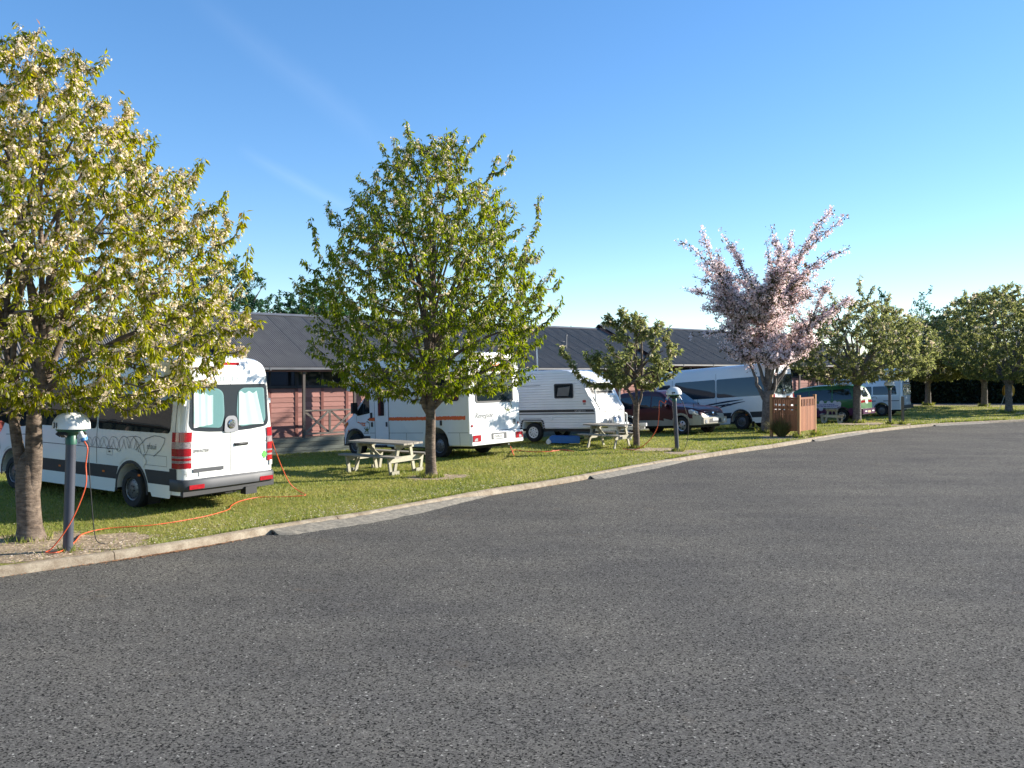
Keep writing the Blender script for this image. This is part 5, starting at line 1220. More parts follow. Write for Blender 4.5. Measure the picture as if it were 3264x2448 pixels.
# ---------------------------------------------------------------- caravan
def caravan():
    fx, fy = .83, -.557; rot = math.atan2(fy, fx); nx, ny = .557, .83      # +y local = left side, away from the camera
    Wd = 2.15; h = Wd/2; wx, wy = .74, 28.9
    c = (wx+nx*h, wy+ny*h, 0)
    T = thing('caravan', 'white ribbed touring caravan with black side stripes, front window propped and blue tank beneath', 'caravan', c, rot, None, tilt=(0, math.radians(-2.2)))
    pr = [(-1.95, .46), (-.40, .46), (-.40, .52), (-.36, .70), (.36, .70), (.40, .52), (.40, .46), (2.30, .46), (2.46, .52), (2.50, .62), (2.50, 1.12), (2.32, 1.42), (2.02, 2.02), (1.95, 2.10), (1.72, 2.34), (1.45, 2.44), (1.1, 2.48), (-1.6, 2.50), (-1.85, 2.44), (-1.98, 2.3), (-2.05, 1.4), (-2.0, .52)]
    prism(pr, -h, h, 'body', PAINT_caravan, T, .035, 2, 35)
    sd = lambda sg, off=.004: (lambda x, z: (x, sg*(h+off), z))
    def xr(z):
        hits = []
        for i in range(len(pr)):
            (x0, z0), (x1, z1) = pr[i], pr[(i+1) % len(pr)]
            if (z0-z)*(z1-z) < 0: hits.append(x0+(x1-x0)*(z-z0)/(z1-z0))
        return min(hits), max(hits)
    # ribbed aluminium: each board a lapped strip
    for sg in (-1, 1):
        z = .50; m = MB()
        while z < 2.36:
            z1 = z+.088; a0, b0 = xr(z+.01); a1, b1 = xr(z1-.01); a, b = max(a0, a1)+.03, min(b0, b1)-.05
            spans = [(a, b)] if z > .70 else [(a, -.44), (.44, b)]
            for p, q in spans:
                for u0, u1, o0, o1 in ((z, z+.012, .004, .014), (z+.012, z1-.004, .014, .006)):
                    m.add([(p, sg*(h+o0), u0), (q, sg*(h+o0), u0), (q, sg*(h+o1), u1), (p, sg*(h+o1), u1)], [(0, 1, 2, 3)])
            z = z1
        o = m.build('ribbed_cladding', PAINT_caravan, T); o['kind'] = 'stuff'
    s_ = sd(-1, .018)
    def stripe(x0, x1, z0, z1, name='side_stripe', mat=None, sl=.05):
        return patch(name, [(x0, z0), (x1+sl, z0), (x1, z1), (x0, z1)], s_, mat or MAT_text, T, rings=(1, .5))
    stripe(-1.9, 2.42, 1.03, 1.115); stripe(-1.0, 2.44, .955, .995, mat=M_plain('grey_stripe', (.10, .11, .12), .5, 0, 0, 0)); stripe(-1.9, -.75, 1.16, 1.20, sl=-.05); stripe(-1.9, .35, 1.95, 1.965)
    textmesh('Lightweight Tourer', .055, lambda u, v: sd(-1, .022)(1.92+u, 1.07+v), 'lettering', MAT_plate, T)
    # side window
    def window(x0, x1, z0, z1, sg):
        w = patch('side_window', rpoly([(x0, z0), (x1, z0), (x1, z1), (x0, z1)], .04), sd(sg, .022), MAT_glass, T)
        m = MB(); ribbon(m, rpoly([(x0, z0), (x1, z0), (x1, z1), (x0, z1)], .04), .045, sd(sg, .026), True); m.build('window_frame', MAT_trim, w)
        m = MB(); ribbon(m, rpoly([(x0-.035, z0-.035), (x1+.035, z0-.035), (x1+.035, z1+.035), (x0-.035, z1+.035)], .05), .03, sd(sg, .020), True); m.build('window_surround', PAINT_caravan, w)
        patch('blind', [(x0+.08, z0+.06), (x1-.18, z0+.06), (x1-.10, z1-.08), (x0+.14, z1-.12)], sd(sg, .0235), M_plain('grey_blind', (.16, .15, .14), .8), w)
    window(.95, 1.66, 1.52, 1.98, -1); window(-1.3, -.4, 1.5, 2.0, 1); window(.5, 1.5, 1.5, 2.0, 1)
    bd = patch('maker_badge', rpoly([(2.02, 1.34), (2.15, 1.34), (2.15, 1.43), (2.02, 1.43)], .03), s_, M_plain('badge_red', (.45, .03, .02), .5), T)
    patch('badge_foot', [(2.04, 1.28), (2.14, 1.28), (2.14, 1.315), (2.04, 1.315)], s_, MAT_text, T)
    MB().lathe([(.075, 0), (.075, .02), (.001, .025)], 20, 0, Matrix.Translation((.75, -h-.016, .80)) @ Matrix.Rotation(PI/2, 4, 'X')).build('filler_cap', PAINT_caravan, T)
    m = MB()
    for q in (.055, .10): ribbon(m, [(-.45+q*math.cos(a*PI/12), 2.22+q*math.sin(a*PI/12)) for a in range(24)], .012, s_, True)
    m.build('round_vent', MAT_bump, T)
    # socket box and its lead
    MB().box(-.68, -.56, -h-.07, -h, 1.62, 1.78).build('socket_box', MAT_trim, T)
    m = MB(); m.tube(cr([(-.62, -h-.05, 1.62), (-.60, -h-.04, 1.3), (-.56, -h-.03, 1.0), (-.5, -h-.03, .75)], 5), .008, 6); m.tube([(-.72+.10*math.cos(a*PI/10), -h-.03, 1.52+.10*math.sin(a*PI/10)) for a in range(21)], .006, 6)
    m.build('socket_lead', MAT_black, T)
    # wheels, chassis, drawbar
    axle_wheels(T, (0,), h-.02, .335, .20, 'white')
    m = MB(); ribbon(m, [(-.48, .46), (-.44, .70), (-.36, .78), (.36, .78), (.44, .70), (.48, .46)], .07, sd(-1, .012)); m.build('wheel_spat', MAT_trim, T)
    m = MB().box(-1.8, 2.3, -.85, -.78, .36, .46).box(-1.8, 2.3, .78, .85, .36, .46).build('chassis_rail', MAT_bump, T)
    m = MB().bar((2.2, -.75, .40), (3.55, -.04, .44), .06, .10).bar((2.2, .75, .40), (3.55, .04, .44), .06, .10).box(3.35, 3.75, -.05, .05, .41, .51); m.build('drawbar', MAT_alloy, T)
    m = MB().box(3.60, 3.82, -.045, .045, .50, .60).bar((3.55, 0, .55), (3.30, 0, .82), .03, .03).build('coupling', MAT_wheelwhite, T)
    m = MB().tube([(3.05, .10, .20), (3.05, .10, .92)], .028, 10).bar((3.05, .10, .92), (3.05, -.06, .96), .03, .03); jk = m.build('jockey_post', MAT_wheelwhite, T)
    MB().lathe([(.001, -.03), (.10, -.035), (.115, 0), (.10, .035), (.001, .03)], 20, 0, Matrix.Translation((3.10, .10, .10)) @ Matrix.Rotation(PI/2, 4, 'X')).build('jockey_wheel', MAT_wheelwhite, jk)
    MB().box(2.55, 3.0, -.35, .35, .46, .62).build('gas_locker', PAINT_caravan, T, angle=30)
    for y in (-.18, .18): MB().lathe([(.12, .46), (.14, .49), (.14, .74), (.11, .82), (.04, .84), (.04, .88), (.001, .88)], 18, 0, Matrix.Translation((2.72, y, 0))).build('gas_bottle', MAT_alloy, T, angle=40)
    # front: window flap on stays, big locker lid
    def fr(off):
        def g(y, t):      # t runs up the sloping nose, in metres
            p0 = Vector((2.50, 1.12)); p1 = Vector((2.32, 1.42)); p2 = Vector((2.02, 2.02)); l1 = (p1-p0).length; l2 = (p2-p1).length
            if t < 0: q = Vector((2.50, 1.12+t)); n = Vector((1, 0))
            elif t < l1: q = p0.lerp(p1, t/l1); n = Vector((.85, .52))
            else: q = p1.lerp(p2, (t-l1)/l2); n = Vector((.89, .45))
            return (q.x+n.x*off, y, q.y+n.y*off)
        return g
    lw = patch('front_window', rpoly([(-.72, .62), (.72, .62), (.72, 1.0), (-.72, 1.0)], .05), fr(.012), MAT_glass, T)
    m = MB(); ribbon(m, rpoly([(-.74, .60), (.74, .60), (.74, 1.02), (-.74, 1.02)], .05), .05, fr(.016), True); m.build('window_frame', MAT_trim, lw)
    patch('window_blind', [(-.64, .66), (.64, .66), (.64, .80), (-.64, .80)], fr(.014), M_plain('pale_blind', (.35, .34, .32), .8), lw)
    m = MB().add([(2.06, -.95, 2.06), (2.06, .95, 2.06), (2.42, .95, 2.02), (2.42, -.95, 2.02), (2.06, -.95, 2.03), (2.06, .95, 2.03), (2.42, .95, 1.99), (2.42, -.95, 1.99)], [(0, 1, 2, 3), (7, 6, 5, 4), (0, 3, 7, 4), (1, 5, 6, 2), (3, 2, 6, 7)]); fl = m.build('window_shield', PAINT_caravan, T)
    for y in (-.90, .90): MB().bar((2.40, y, 2.0), (2.42, y, 1.38), .03, .05).build('shield_stay', PAINT_caravan, fl)
    lid = patch('locker_lid', rpoly([(-.80, -.02), (.80, -.02), (.80, .46), (-.80, .46)], .06), fr(.02), PAINT_caravan, T)
    m = MB(); ribbon(m, rpoly([(-.80, -.02), (.80, -.02), (.80, .46), (-.80, .46)], .06), .05, fr(.030), True); m.build('lid_rim', PAINT_white, lid)
    m = MB(); ribbon(m, [(-1.0, -.10), (1.0, -.10)], .02, fr(.012)); m.build('front_trim_line', MAT_trim, T)
    # television aerial
    m = MB().tube([(-.05, -.55, 2.46), (-.05, -.55, 3.30)], .028, 8).bar((-.05, -.78, 3.32), (-.05, -.32, 3.32), .10, .05).bar((-.35, -.55, 2.50), (-.05, -.55, 2.58), .02, .02); m.build('aerial', MAT_alloy, T)
    MB().box(-1.2, -.7, -.3, .3, 2.50, 2.60).build('roof_hatch', PAINT_caravan, T, angle=30)
caravan()
def tank():
    T = thing('waste_tank', 'blue portable waste tank with white wheels lying under the caravan', 'tank', (1.75, 28.05, 0), math.atan2(-.10, .99))
    prism(rpoly([(-.48, .05), (.55, .05), (.55, .27), (.45, .29), (-.40, .29), (-.48, .24)], .02), -.19, .19, 'tank_body', M_plain('blue_plastic', (.015, .13, .42), .4, 0, 0, .1, 5), T, .015, 2, 12)
    for y in (-.22, .22): MB().lathe([(.001, -.02), (.07, -.025), (.088, 0), (.07, .025), (.001, .02)], 20, 0, Matrix.Translation((-.50, y, .088)) @ Matrix.Rotation(PI/2, 4, 'X')).build('wheel', MAT_wheelwhite, T)
    MB().tube([(.55, -.12, .2), (.68, -.12, .22), (.68, .12, .22), (.55, .12, .2)], .014, 6).build('handle', MAT_black, T)
tank()
# ---------------------------------------------------------------- cars
def suv():
    fx, fy = .65, -.76; rot = math.atan2(fy, fx)
    # right-hand side (-y) faces the camera; front-right wheel at (6.69, 32.3)
    W_ = 1.80; L = 4.40; xw = 3.52; px, py = 6.69, 32.3
    cx = px-fx*xw-fy*.80*1; cy = py-fy*xw+fx*.80
    T = thing('car', 'maroon off-road wagon with beige bumpers parked between the caravan and the white minibus', 'car', (cx, cy, 0), rot)
    top = [(0, 1.10), (.04, 1.55), (.12, 1.68), (.35, 1.75), (1.2, 1.79), (2.1, 1.77), (2.35, 1.72), (2.55, 1.62), (3.15, 1.16), (3.25, 1.12), (3.7, 1.08), (4.05, 1.02), (4.22, .94), (4.33, .80), (4.38, .66), (4.40, .55)]
    B = Body(L, W_, top, .36, [(.82, .40, .36), (xw, .40, .36)], tumble=(.95, .20, .85), rr=.10, rear_r=.12, nose_r=.6, nose_w=.30, roof_crown=.04)
    B.build('body', [PAINT_maroon, PAINT_beige], T, lambda x, y, z: 1 if z < .60 or (x > 4.02 and z < .74) else 0)
    for sg in (1, -1):
        s_ = B.side(sg, .006)
        for o in ([(2.05, 1.08), (2.98, 1.06), (2.92, 1.16), (2.52, 1.50), (2.05, 1.56)], [(1.08, 1.08), (1.98, 1.08), (1.98, 1.57), (1.10, 1.58)], [(.22, 1.10), (1.0, 1.08), (1.02, 1.57), (.36, 1.55)]):
            patch('side_window', rpoly(o, .05), s_, MAT_glass, T)
        for xx in (.82, xw):
            m = MB(); ribbon(m, [(xx+.44*math.cos(a*PI/18), .36+.44*math.sin(a*PI/18)) for a in range(0, 19)], .09, B.side(sg, .016)); m.build('arch_flare', PAINT_beige, T)
        seams('door_seam', T, [[(2.02, .55), (2.02, 1.1)], [(1.05, .75), (1.05, 1.1)], [(3.0, .6), (3.0, 1.05)]], B.side(sg, .003), .008)
        patch('headlight', rpoly([(3.92, .80), (4.28, .74), (4.25, .88), (4.02, .98), (3.88, .95)], .04), B.side(sg, .012), MAT_clear, T)
        MB().box(2.78, 2.92, sg*.92, sg*1.10, 1.06, 1.22).build('mirror', PAINT_maroon, T, angle=40)
        MB().box(.5, 2.1, sg*.58-.02, sg*.58+.02, 1.80, 1.84).build('roof_rail', MAT_trim, T)
    axle_wheels(T, (.82, xw), .90, .35, .22, 'alloy')
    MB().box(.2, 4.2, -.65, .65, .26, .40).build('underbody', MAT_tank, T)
    tf = B.topf(.008); patch('windscreen', rpoly([(-.70, 3.10), (.70, 3.10), (.60, 2.52), (-.60, 2.52)], .06), tf, MAT_glass, T)
    fr = lambda off: (lambda y, z: (4.405-.10*(y/.7)**2-max(0, z-.62)*.42+off, y, z))
    MB().box(4.15, 4.47, -.74, .74, .40, .64).build('front_bumper', PAINT_beige, T, angle=30)
    g = patch('grille', rpoly([(-.42, .68), (.42, .68), (.46, .86), (-.46, .86)], .05), fr(.02), MAT_trim, T)
    m = MB(); ribbon(m, rpoly([(-.42, .68), (.42, .68), (.46, .86), (-.46, .86)], .05), .03, fr(.03), True); m.build('grille_surround', MAT_chrome, g)
    MB().lathe([(.07, 0), (.07, .02), (.001, .03)], 20, 0, Matrix.Translation((4.36, 0, .77)) @ Matrix.Rotation(PI/2, 4, 'Y')).build('emblem', MAT_chrome, g)
    for y in (-.58, .58): MB().lathe([(.075, 0), (.075, .015), (.001, .02)], 18, 0, Matrix.Translation((4.465, y, .48)) @ Matrix.Rotation(PI/2, 4, 'Y')).build('fog_light', MAT_clear, T)
    patch('lower_grille', rpoly([(-.40, .43), (.40, .43), (.36, .58), (-.36, .58)], .02), lambda y, z: (4.475, y, z), MAT_trim, T)
    patch('number_plate', [(-.18, .50), (.18, .50), (.18, .61), (-.18, .61)], lambda y, z: (4.482, y, z), MAT_plate, T)
    m = MB().tube([(3.95, -.62, 1.05), (3.95, -.62, 1.19)], .012, 6).build('guide_stick', PAINT_maroon, T)
    return T
settle(suv(), 0.82, 3.52)
def minivan():
    fx, fy = -.75, .66; rot = math.atan2(fy, fx); L = 4.75; W_ = 1.80; xw = .92; px, py = 16.07, 40.3
    cx = px-fx*xw-fy*-.86*-1; cy = py-fy*xw+fx*-.86
    cx = px-fx*xw+fy*.84; cy = py-fy*xw-fx*.84
    T = thing('minivan', 'green and purple minivan with a white cloud sign on its side, behind a spreading tree', 'van', (cx, cy, 0), rot)
    top = [(0, 1.02), (.06, 1.25), (.22, 1.62), (.36, 1.74), (.7, 1.80), (2.2, 1.82), (3.0, 1.76), (3.2, 1.68), (4.0, 1.12), (4.12, 1.04), (4.5, .92), (4.66, .80), (4.73, .66), (4.75, .52)]
    B = Body(L, W_, top, .30, [(xw, .38, .34), (3.85, .38, .34)], tumble=(.9, .20, .95), rr=.12, rear_r=.16, nose_r=.7, nose_w=.35)
    B.build('body', [PAINT_green, PAINT_purple], T, lambda x, y, z: 1 if z < .62 else 0)
    for sg in (1, -1):
        s_ = B.side(sg, .006)
        for o in ([(.36, 1.10), (1.30, 1.08), (1.30, 1.60), (.50, 1.60)], [(1.36, 1.08), (2.45, 1.06), (2.45, 1.61), (1.36, 1.61)], [(2.51, 1.06), (3.75, 1.02), (3.70, 1.12), (3.15, 1.52), (2.51, 1.60)]): patch('side_window', rpoly(o, .05), s_, MAT_glass, T)
        for xx in (xw, 3.85):
            m = MB(); ribbon(m, [(xx+.40*math.cos(a*PI/18), .34+.40*math.sin(a*PI/18)) for a in range(0, 19)], .04, B.side(sg, .008)); m.build('arch_lip', PAINT_purple, T)
        # cloud sign
        ol = []
        for k in range(11): a = k/10; ol.append((a, 0))
        bumps = [(1.0, .78, .09), (1.22, .72, .10), (1.55, .70, .11), (1.9, .70, .11), (2.25, .72, .11), (2.55, .76, .10), (2.72, .84, .09), (2.5, .93, .10), (2.2, .96, .11), (1.85, .98, .12), (1.5, .95, .11), (1.2, .96, .10), (1.0, .90, .11)]
        m = MB()
        for i, (bx, bz, br) in enumerate(bumps):
            v = [B.side(sg, .008+.0004*i)(bx+br*math.cos(a*PI/8), bz+br*math.sin(a*PI/8)) for a in range(16)]; m.add(v, [tuple(range(16))])
        m.add([B.side(sg, .0075)(*p) for p in [(1.0, .72), (2.7, .74), (2.7, .93), (1.0, .98)]], [(0, 1, 2, 3)])
        c = m.build('cloud_sign', M_plain('cloud_decal', (.52, .54, .62), .5, 0, 0, 0), T); c['kind'] = 'stuff'
        r = random.Random(4); m = MB()
        for z, a, b in ((.885, 1.22, 2.55), (.805, 1.05, 2.2)):
            x = a
            while x < b: q = r.uniform(.05, .16); ribbon(m, [(x, z), (min(b, x+q), z)], .035, B.side(sg, .016)); x += q+.025
        m.build('sign_print', M_plain('sign_print_purple', (.10, .09, .30), .5, 0, 0, 0), c)['kind'] = 'stuff'
        MB().box(3.52, 3.66, sg*.92, sg*1.10, 1.02, 1.18).build('mirror', PAINT_green, T, angle=40)
        patch('tail_light', rpoly([(sg*.52, .88), (sg*.86, .88), (sg*.86, 1.02), (sg*.52, 1.02)], .02), B.rear(.012), MAT_red, T)
        patch('headlight', rpoly([(4.2, .62), (4.6, .60), (4.5, .76), (4.25, .84)], .03), B.side(sg, .01), MAT_clear, T)
    axle_wheels(T, (xw, 3.85), .88, .315, .20, 'alloy')
    MB().box(.2, 4.5, -.6, .6, .22, .36).build('underbody', MAT_tank, T)
    tf = B.topf(.008); patch('windscreen', rpoly([(-.70, 3.96), (.70, 3.96), (.62, 3.2), (-.62, 3.2)], .06), tf, MAT_glass, T)
    rw = lambda y, z: (interp([(1.02, 0), (1.25, .06), (1.62, .22), (1.74, .36)], z)-.02+.10*(y/.8)**2*(y*y > .3), y, z)
    patch('rear_window', rpoly([(-.68, 1.16), (.68, 1.16), (.56, 1.62), (-.56, 1.62)], .06), rw, MAT_glass, T)
    MB().box(-.10, .14, -.84, .84, .34, .60).build('rear_bumper', PAINT_purple, T, angle=30)
    patch('red_bar', [(-.5, .90), (.5, .90), (.5, 1.0), (-.5, 1.0)], B.rear(.010), MAT_red, T)
    patch('tailgate_sign', rpoly([(-.16, .84), (.20, .84), (.20, 1.04), (-.16, 1.04)], .03), B.rear(.018), M_plain('pale_green_sign', (.45, .62, .52), .5), T)
    for y in (-.55, .45): patch('bumper_sticker', [(y-.14, .44), (y+.14, .44), (y+.14, .50), (y-.14, .50)], lambda a, z: (-.105, a, z), MAT_plate, T)
    patch('number_plate', [(-.20, .40), (.20, .40), (.20, .50), (-.20, .50)], lambda a, z: (-.106, a, z), M_plain('ochre_plate', (.40, .30, .14), .5), T)
    return T
settle(minivan(), 0.92, 3.85)
def hightop():
    fx, fy = -.75, .66; rot = math.atan2(fy, fx); L = 4.7; W_ = 1.70; xw = 1.12; px, py = 20.8, 46.6
    cx = px-fx*xw+fy*.80; cy = py-fy*xw-fx*.80
    T = thing('camper_van', 'white pop-top camper van with a silver-covered rear window, near the far lawn trees', 'van', (cx, cy, 0), rot)
    top = [(0, 1.72), (.03, 2.22), (.08, 2.42), (.2, 2.55), (.6, 2.60), (3.2, 2.56), (3.5, 2.46), (3.75, 2.22), (3.85, 1.98), (4.45, 1.15), (4.52, 1.05), (4.64, .80), (4.7, .55)]
    B = Body(L, W_, top, .34, [(xw, .38, .34), (3.75, .38, .34)], tumble=(1.0, .20, 1.5), rr=.22, rear_r=.14, nose_r=.4, nose_w=.2)
    B.build('body', PAINT_silver, T)
    for sg in (1, -1):
        s_ = B.side(sg, .006)
        for o in ([(.28, 1.18), (1.55, 1.18), (1.55, 1.66), (.34, 1.66)], [(1.62, 1.18), (2.95, 1.18), (2.95, 1.66), (1.62, 1.66)], [(3.02, 1.16), (4.15, 1.12), (4.08, 1.22), (3.72, 1.62), (3.02, 1.66)]): patch('side_window', rpoly(o, .06), s_, MAT_glass2, T)
        seams('body_moulding', T, [[(.16, .84), (1.0, .84)], [(1.4, .84), (4.3, .84)]], B.side(sg, .014), .035, MAT_bump)
        seams('pop_top_seam', T, [[(.12, 1.98), (3.7, 1.98)]], B.side(sg, .004), .014)
        m = MB(); ribbon(m, [(xw+.40*math.cos(a*PI/18), .34+.40*math.sin(a*PI/18)) for a in range(0, 19)], .05, s_); m.build('arch_lip', MAT_bump, T)
        patch('tail_light', rpoly([(sg*.66, .72), (sg*.80, .72), (sg*.80, 1.06), (sg*.66, 1.06)], .02), B.rear(.012), MAT_red, T)
        MB().box(3.98, 4.10, sg*.88, sg*1.06, 1.15, 1.35).build('mirror', MAT_trim, T, angle=40)
        patch('headlight', rpoly([(4.42, .66), (4.62, .66), (4.58, .86), (4.44, .88)], .03), B.side(sg, .01), MAT_clear, T)
    m = MB(); ribbon(m, [(1.62, .98), (1.55, 1.06), (1.42, 1.08), (1.34, 1.02), (1.38, .97)], .025, B.side(1, .008)); m.build('swirl_decal', MAT_text, T)
    axle_wheels(T, (xw, 3.75), .83, .315, .19, 'steel')
    MB().box(.2, 4.5, -.6, .6, .24, .40).build('underbody', MAT_tank, T)
    MB().box(-.10, .10, -.80, .80, .40, .58).build('rear_bumper', MAT_bump, T, angle=30)
    # crinkled silver screen over the rear window
    r = random.Random(12); v = []; f = []; nx_, nz_ = 12, 8
    for i in range(nx_+1):
        for k in range(nz_+1): p = B.rear(.02+r.uniform(0, .03))(-.66+1.32*i/nx_, 1.14+.60*k/nz_); v.append(p)
    for i in range(nx_):
        for k in range(nz_): a = i*(nz_+1)+k; f.append((a, a+1, a+nz_+2, a+nz_+1))
    link('silver_screen', rawmesh('silver_screen', v, f, M_plain('crinkled_foil', (.62, .64, .66), .25, .85, 0, .1, 20)), T)
    patch('rear_spoiler', [(-.62, 1.80), (.62, 1.80), (.60, 1.86), (-.60, 1.86)], B.rear(.06), MAT_bump, T)
    patch('number_plate', [(-.2, .62), (.2, .62), (.2, .72), (-.2, .72)], B.rear(.014), MAT_plate, T)
    patch('windscreen', rpoly([(-.70, 4.40), (.70, 4.40), (.62, 3.9), (-.62, 3.9)], .06), B.topf(.008), MAT_glass2, T)
    return T
settle(hightop(), 1.12, 3.75)
# ================================================================ street furniture and small things
MAT_lampw = M_plain('fibreglass_white', (.70, .70, .68), .4, 0, .2, .06, 5)
MAT_pipe = M_plain('grey_pipe', (.055, .060, .078), .38, 0, .1, .15, 5)
MAT_collar = M_plain('green_collar', (.02, .10, .065), .45)
MAT_plug = M_plain('white_plastic', (.68, .67, .63), .45); MAT_plugb = M_plain('blue_plastic_ring', (.06, .20, .42), .45)
MAT_lead = M_plain('orange_lead', (.66, .10, .03), .5, 0, 0, .08, 20)
PG = 'numbered power posts along the kerb'
def power_post(label, x, y, num, rot, lean, H=1.9, plug=True):
    T = thing('power_post', label, 'power post', (x, y, 0), 0, PG, tilt=lean)
    MB().tube([(0, 0, -.03), (0, 0, H-.29)], .066, 20).build('post_pipe', MAT_pipe, T, angle=40)
    MB().lathe([(.066, H-.42), (.072, H-.42), (.072, H-.30), (.068, H-.295)], 20).lathe([(.066, H-.30), (.10, H-.27), (.185, H-.235), (.20, H-.20), (.001, H-.20)], 24).build('collar', MAT_collar, T, angle=40)
    r = .24; m = MB().lathe([(r*.93, H-.203), (r*1.0, H-.20), (r*.99, H-.18), (r*.965, H-.115), (r*.945, H-.108), (r*.89, H-.075), (r*.74, H-.026), (r*.52, H+.010), (r*.25, H+.030), (.001, H+.035)], 40)
    hd = m.build('lamp_hood', MAT_lampw, T, angle=60)
    # dents for the fixing screws
    for a in (-.5, 1.6, 3.7): 
        q = rot+a; MB().lathe([(.020, 0), (.012, .007), (.001, .003)], 10, 0, Matrix.Translation((.205*math.cos(q), .205*math.sin(q), H-.078)) @ Matrix.Rotation(q, 4, 'Z') @ Matrix.Rotation(math.radians(50), 4, 'Y')).build('fixing_dimple', MAT_lampw, hd)
    # sockets hanging under the rim
    for a in (rot+.3, rot-.5, rot+2.4):
        MB().bar((.12*math.cos(a), .12*math.sin(a), H-.235), (.17*math.cos(a), .17*math.sin(a), H-.30), .075, .06).build('socket', MAT_trim, T)
    if num:
        sf = lambda u, v: ((r*.972+.006)*math.cos(rot+u/r), (r*.972+.006)*math.sin(rot+u/r), H-.156+v)
        textmesh(num, .10, sf, 'number', MAT_text, hd, bold=.006)
    return T
L1 = power_post('grey power post numbered 31 with white domed hood and orange lead plugged in', -6.15, 11.48, '31', math.radians(-117), (0, math.radians(1.7)), 1.90)
L2 = power_post('leaning grey power post numbered 29 between the maroon car and the kerb', 5.1, 25.6, '29', math.atan2(-1, -.25), (0, math.radians(-3.2)), 1.96)
L3 = power_post('farther grey power post with weathered hood, in front of the white pop-top van', 17.6, 38.6, None, -2, (0, math.radians(-.8)), 2.0)
MB().box(18.0-.05, 18.0+.05, 38.2-.05, 38.2+.05, 0, 1.30).box(18.0-.07, 18.0+.0, 38.2-.09, 38.2-.05, .70, 1.12).build('tap_stand', [M_wood('treated_timber', (.22, .19, .14), (.13, .11, .08), (14, 14, 1.2))], None); 
tap = bpy.data.objects['tap_stand']; tag(tap, 'short timber stake with a grey tap box, beside the farther power post', 'stake')
def plug_and_lead(name, T, H, ang, label, pts, r=.011, n=8, pcol=None):
    """connector hanging out of the hood, its lead going off over the grass"""
    c, s = math.cos(ang), math.sin(ang); b = T.location
    tl = T.rotation_euler.y*H
    q = thing('power_lead', label, 'cable', (b.x, b.y, 0), 0, 'power leads')
    p0 = Vector((.15*c+tl, .15*s, H-.245)); p1 = Vector((.205*c+tl, .205*s, H-.335)); p2 = Vector((.225*c+tl, .225*s, H-.375))
    MB().tube([p0, p1], [.030, .034], 14).build('plug', MAT_plug, q, angle=40); MB().tube([p1, p2], [.038, .036], 14).build('plug_ring', MAT_plugb, q, angle=40)
    path = [p2, p2+Vector((.06*c, .06*s, -.10))]+[Vector((x-b.x, y-b.y, z)) for x, y, z in pts]
    MB().tube(cr(path, n), r, 7).build('cord', pcol or MAT_lead, q, smooth=True)
    return q
def gp(px, py, z=.02):
    """a ground point from the plan of the photograph's lens: 29 mm, eye height 2.5 m"""
    Y = 1791*(2.5-z)/(py-800); return ((px-1106)/1791*Y, Y, z)
c1 = [(-5.87, 11.42, 1.20), (-5.86, 11.40, .92), (-5.98, 11.36, .55), (-6.12, 11.33, .28), (-6.28, 11.31, .07), (-6.33, 11.26, .03), (-6.16, 11.30, .03), gp(160, 1172), gp(180, 1153), gp(235, 1141), gp(330, 1134), gp(430, 1118), gp(490, 1102), gp(500, 1092), gp(520, 1082), gp(560, 1074), gp(610, 1073), gp(650, 1071), gp(660, 1068), gp(645, 1060, .05)]
a = gp(645, 1060)
vc = V1.matrix_world if False else None
bpy.context.view_layer.update()
inlet = V1.matrix_world @ Vector((.33, -1.06, 1.53))
c1 += [(inlet.x+(a[0]-inlet.x)*.72, inlet.y+(a[1]-inlet.y)*.72, .22), (inlet.x+(a[0]-inlet.x)*.45, inlet.y+(a[1]-inlet.y)*.45, .62), (inlet.x+.12, inlet.y+.02, 1.15), (inlet.x+.03, inlet.y, 1.5)]
plug_and_lead('lead', L1, 1.90, math.atan2(-.35, .95), 'orange lead running from post 31 over the grass to the curtained white camper van', c1, .0085)
plug_and_lead('lead', L2, 1.96, math.atan2(.3, .95)+2.6, 'orange lead hanging slack from post 29 to the grass', [(4.55, 25.55, 1.55), (4.52, 25.5, 1.1), (4.45, 25.5, .7), (4.2, 25.6, .3), (3.85, 25.8, .04), (3.5, 26.2, .02)], .013)
plug_and_lead('lead', L2, 1.96, -.3, 'black lead dropping beside post 29', [(5.42, 25.55, 1.0), (5.40, 25.5, .4), (5.25, 25.45, .03), (5.0, 25.5, .02)], .009, 6, MAT_black)
plug_and_lead('lead', L1, 1.90, 1.2, 'dark lead hanging behind post 31', [(-5.98, 11.72, 1.2), (-5.95, 11.74, .6), (-5.90, 11.75, .12), (-5.82, 11.85, .02)], .007, 6, MAT_black)
cm = [(g[0], g[1], .02) for g in (gp(1110, 972), gp(1150, 976), gp(1190, 975), gp(1215, 972), gp(1240, 975))]
o = MB().tube(cr([(-.05, 23.6, .34), (.05, 23.3, .12)]+cm+[(cm[-1][0]-.3, cm[-1][1]+.5, .03), (cm[-1][0]-.7, cm[-1][1]+.2, .02)], 8), .013, 7).build('power_lead', MAT_lead, None, smooth=True)
tag(o, 'orange lead looping over the grass from the back of the alcove motorhome', 'cable', 'power leads')
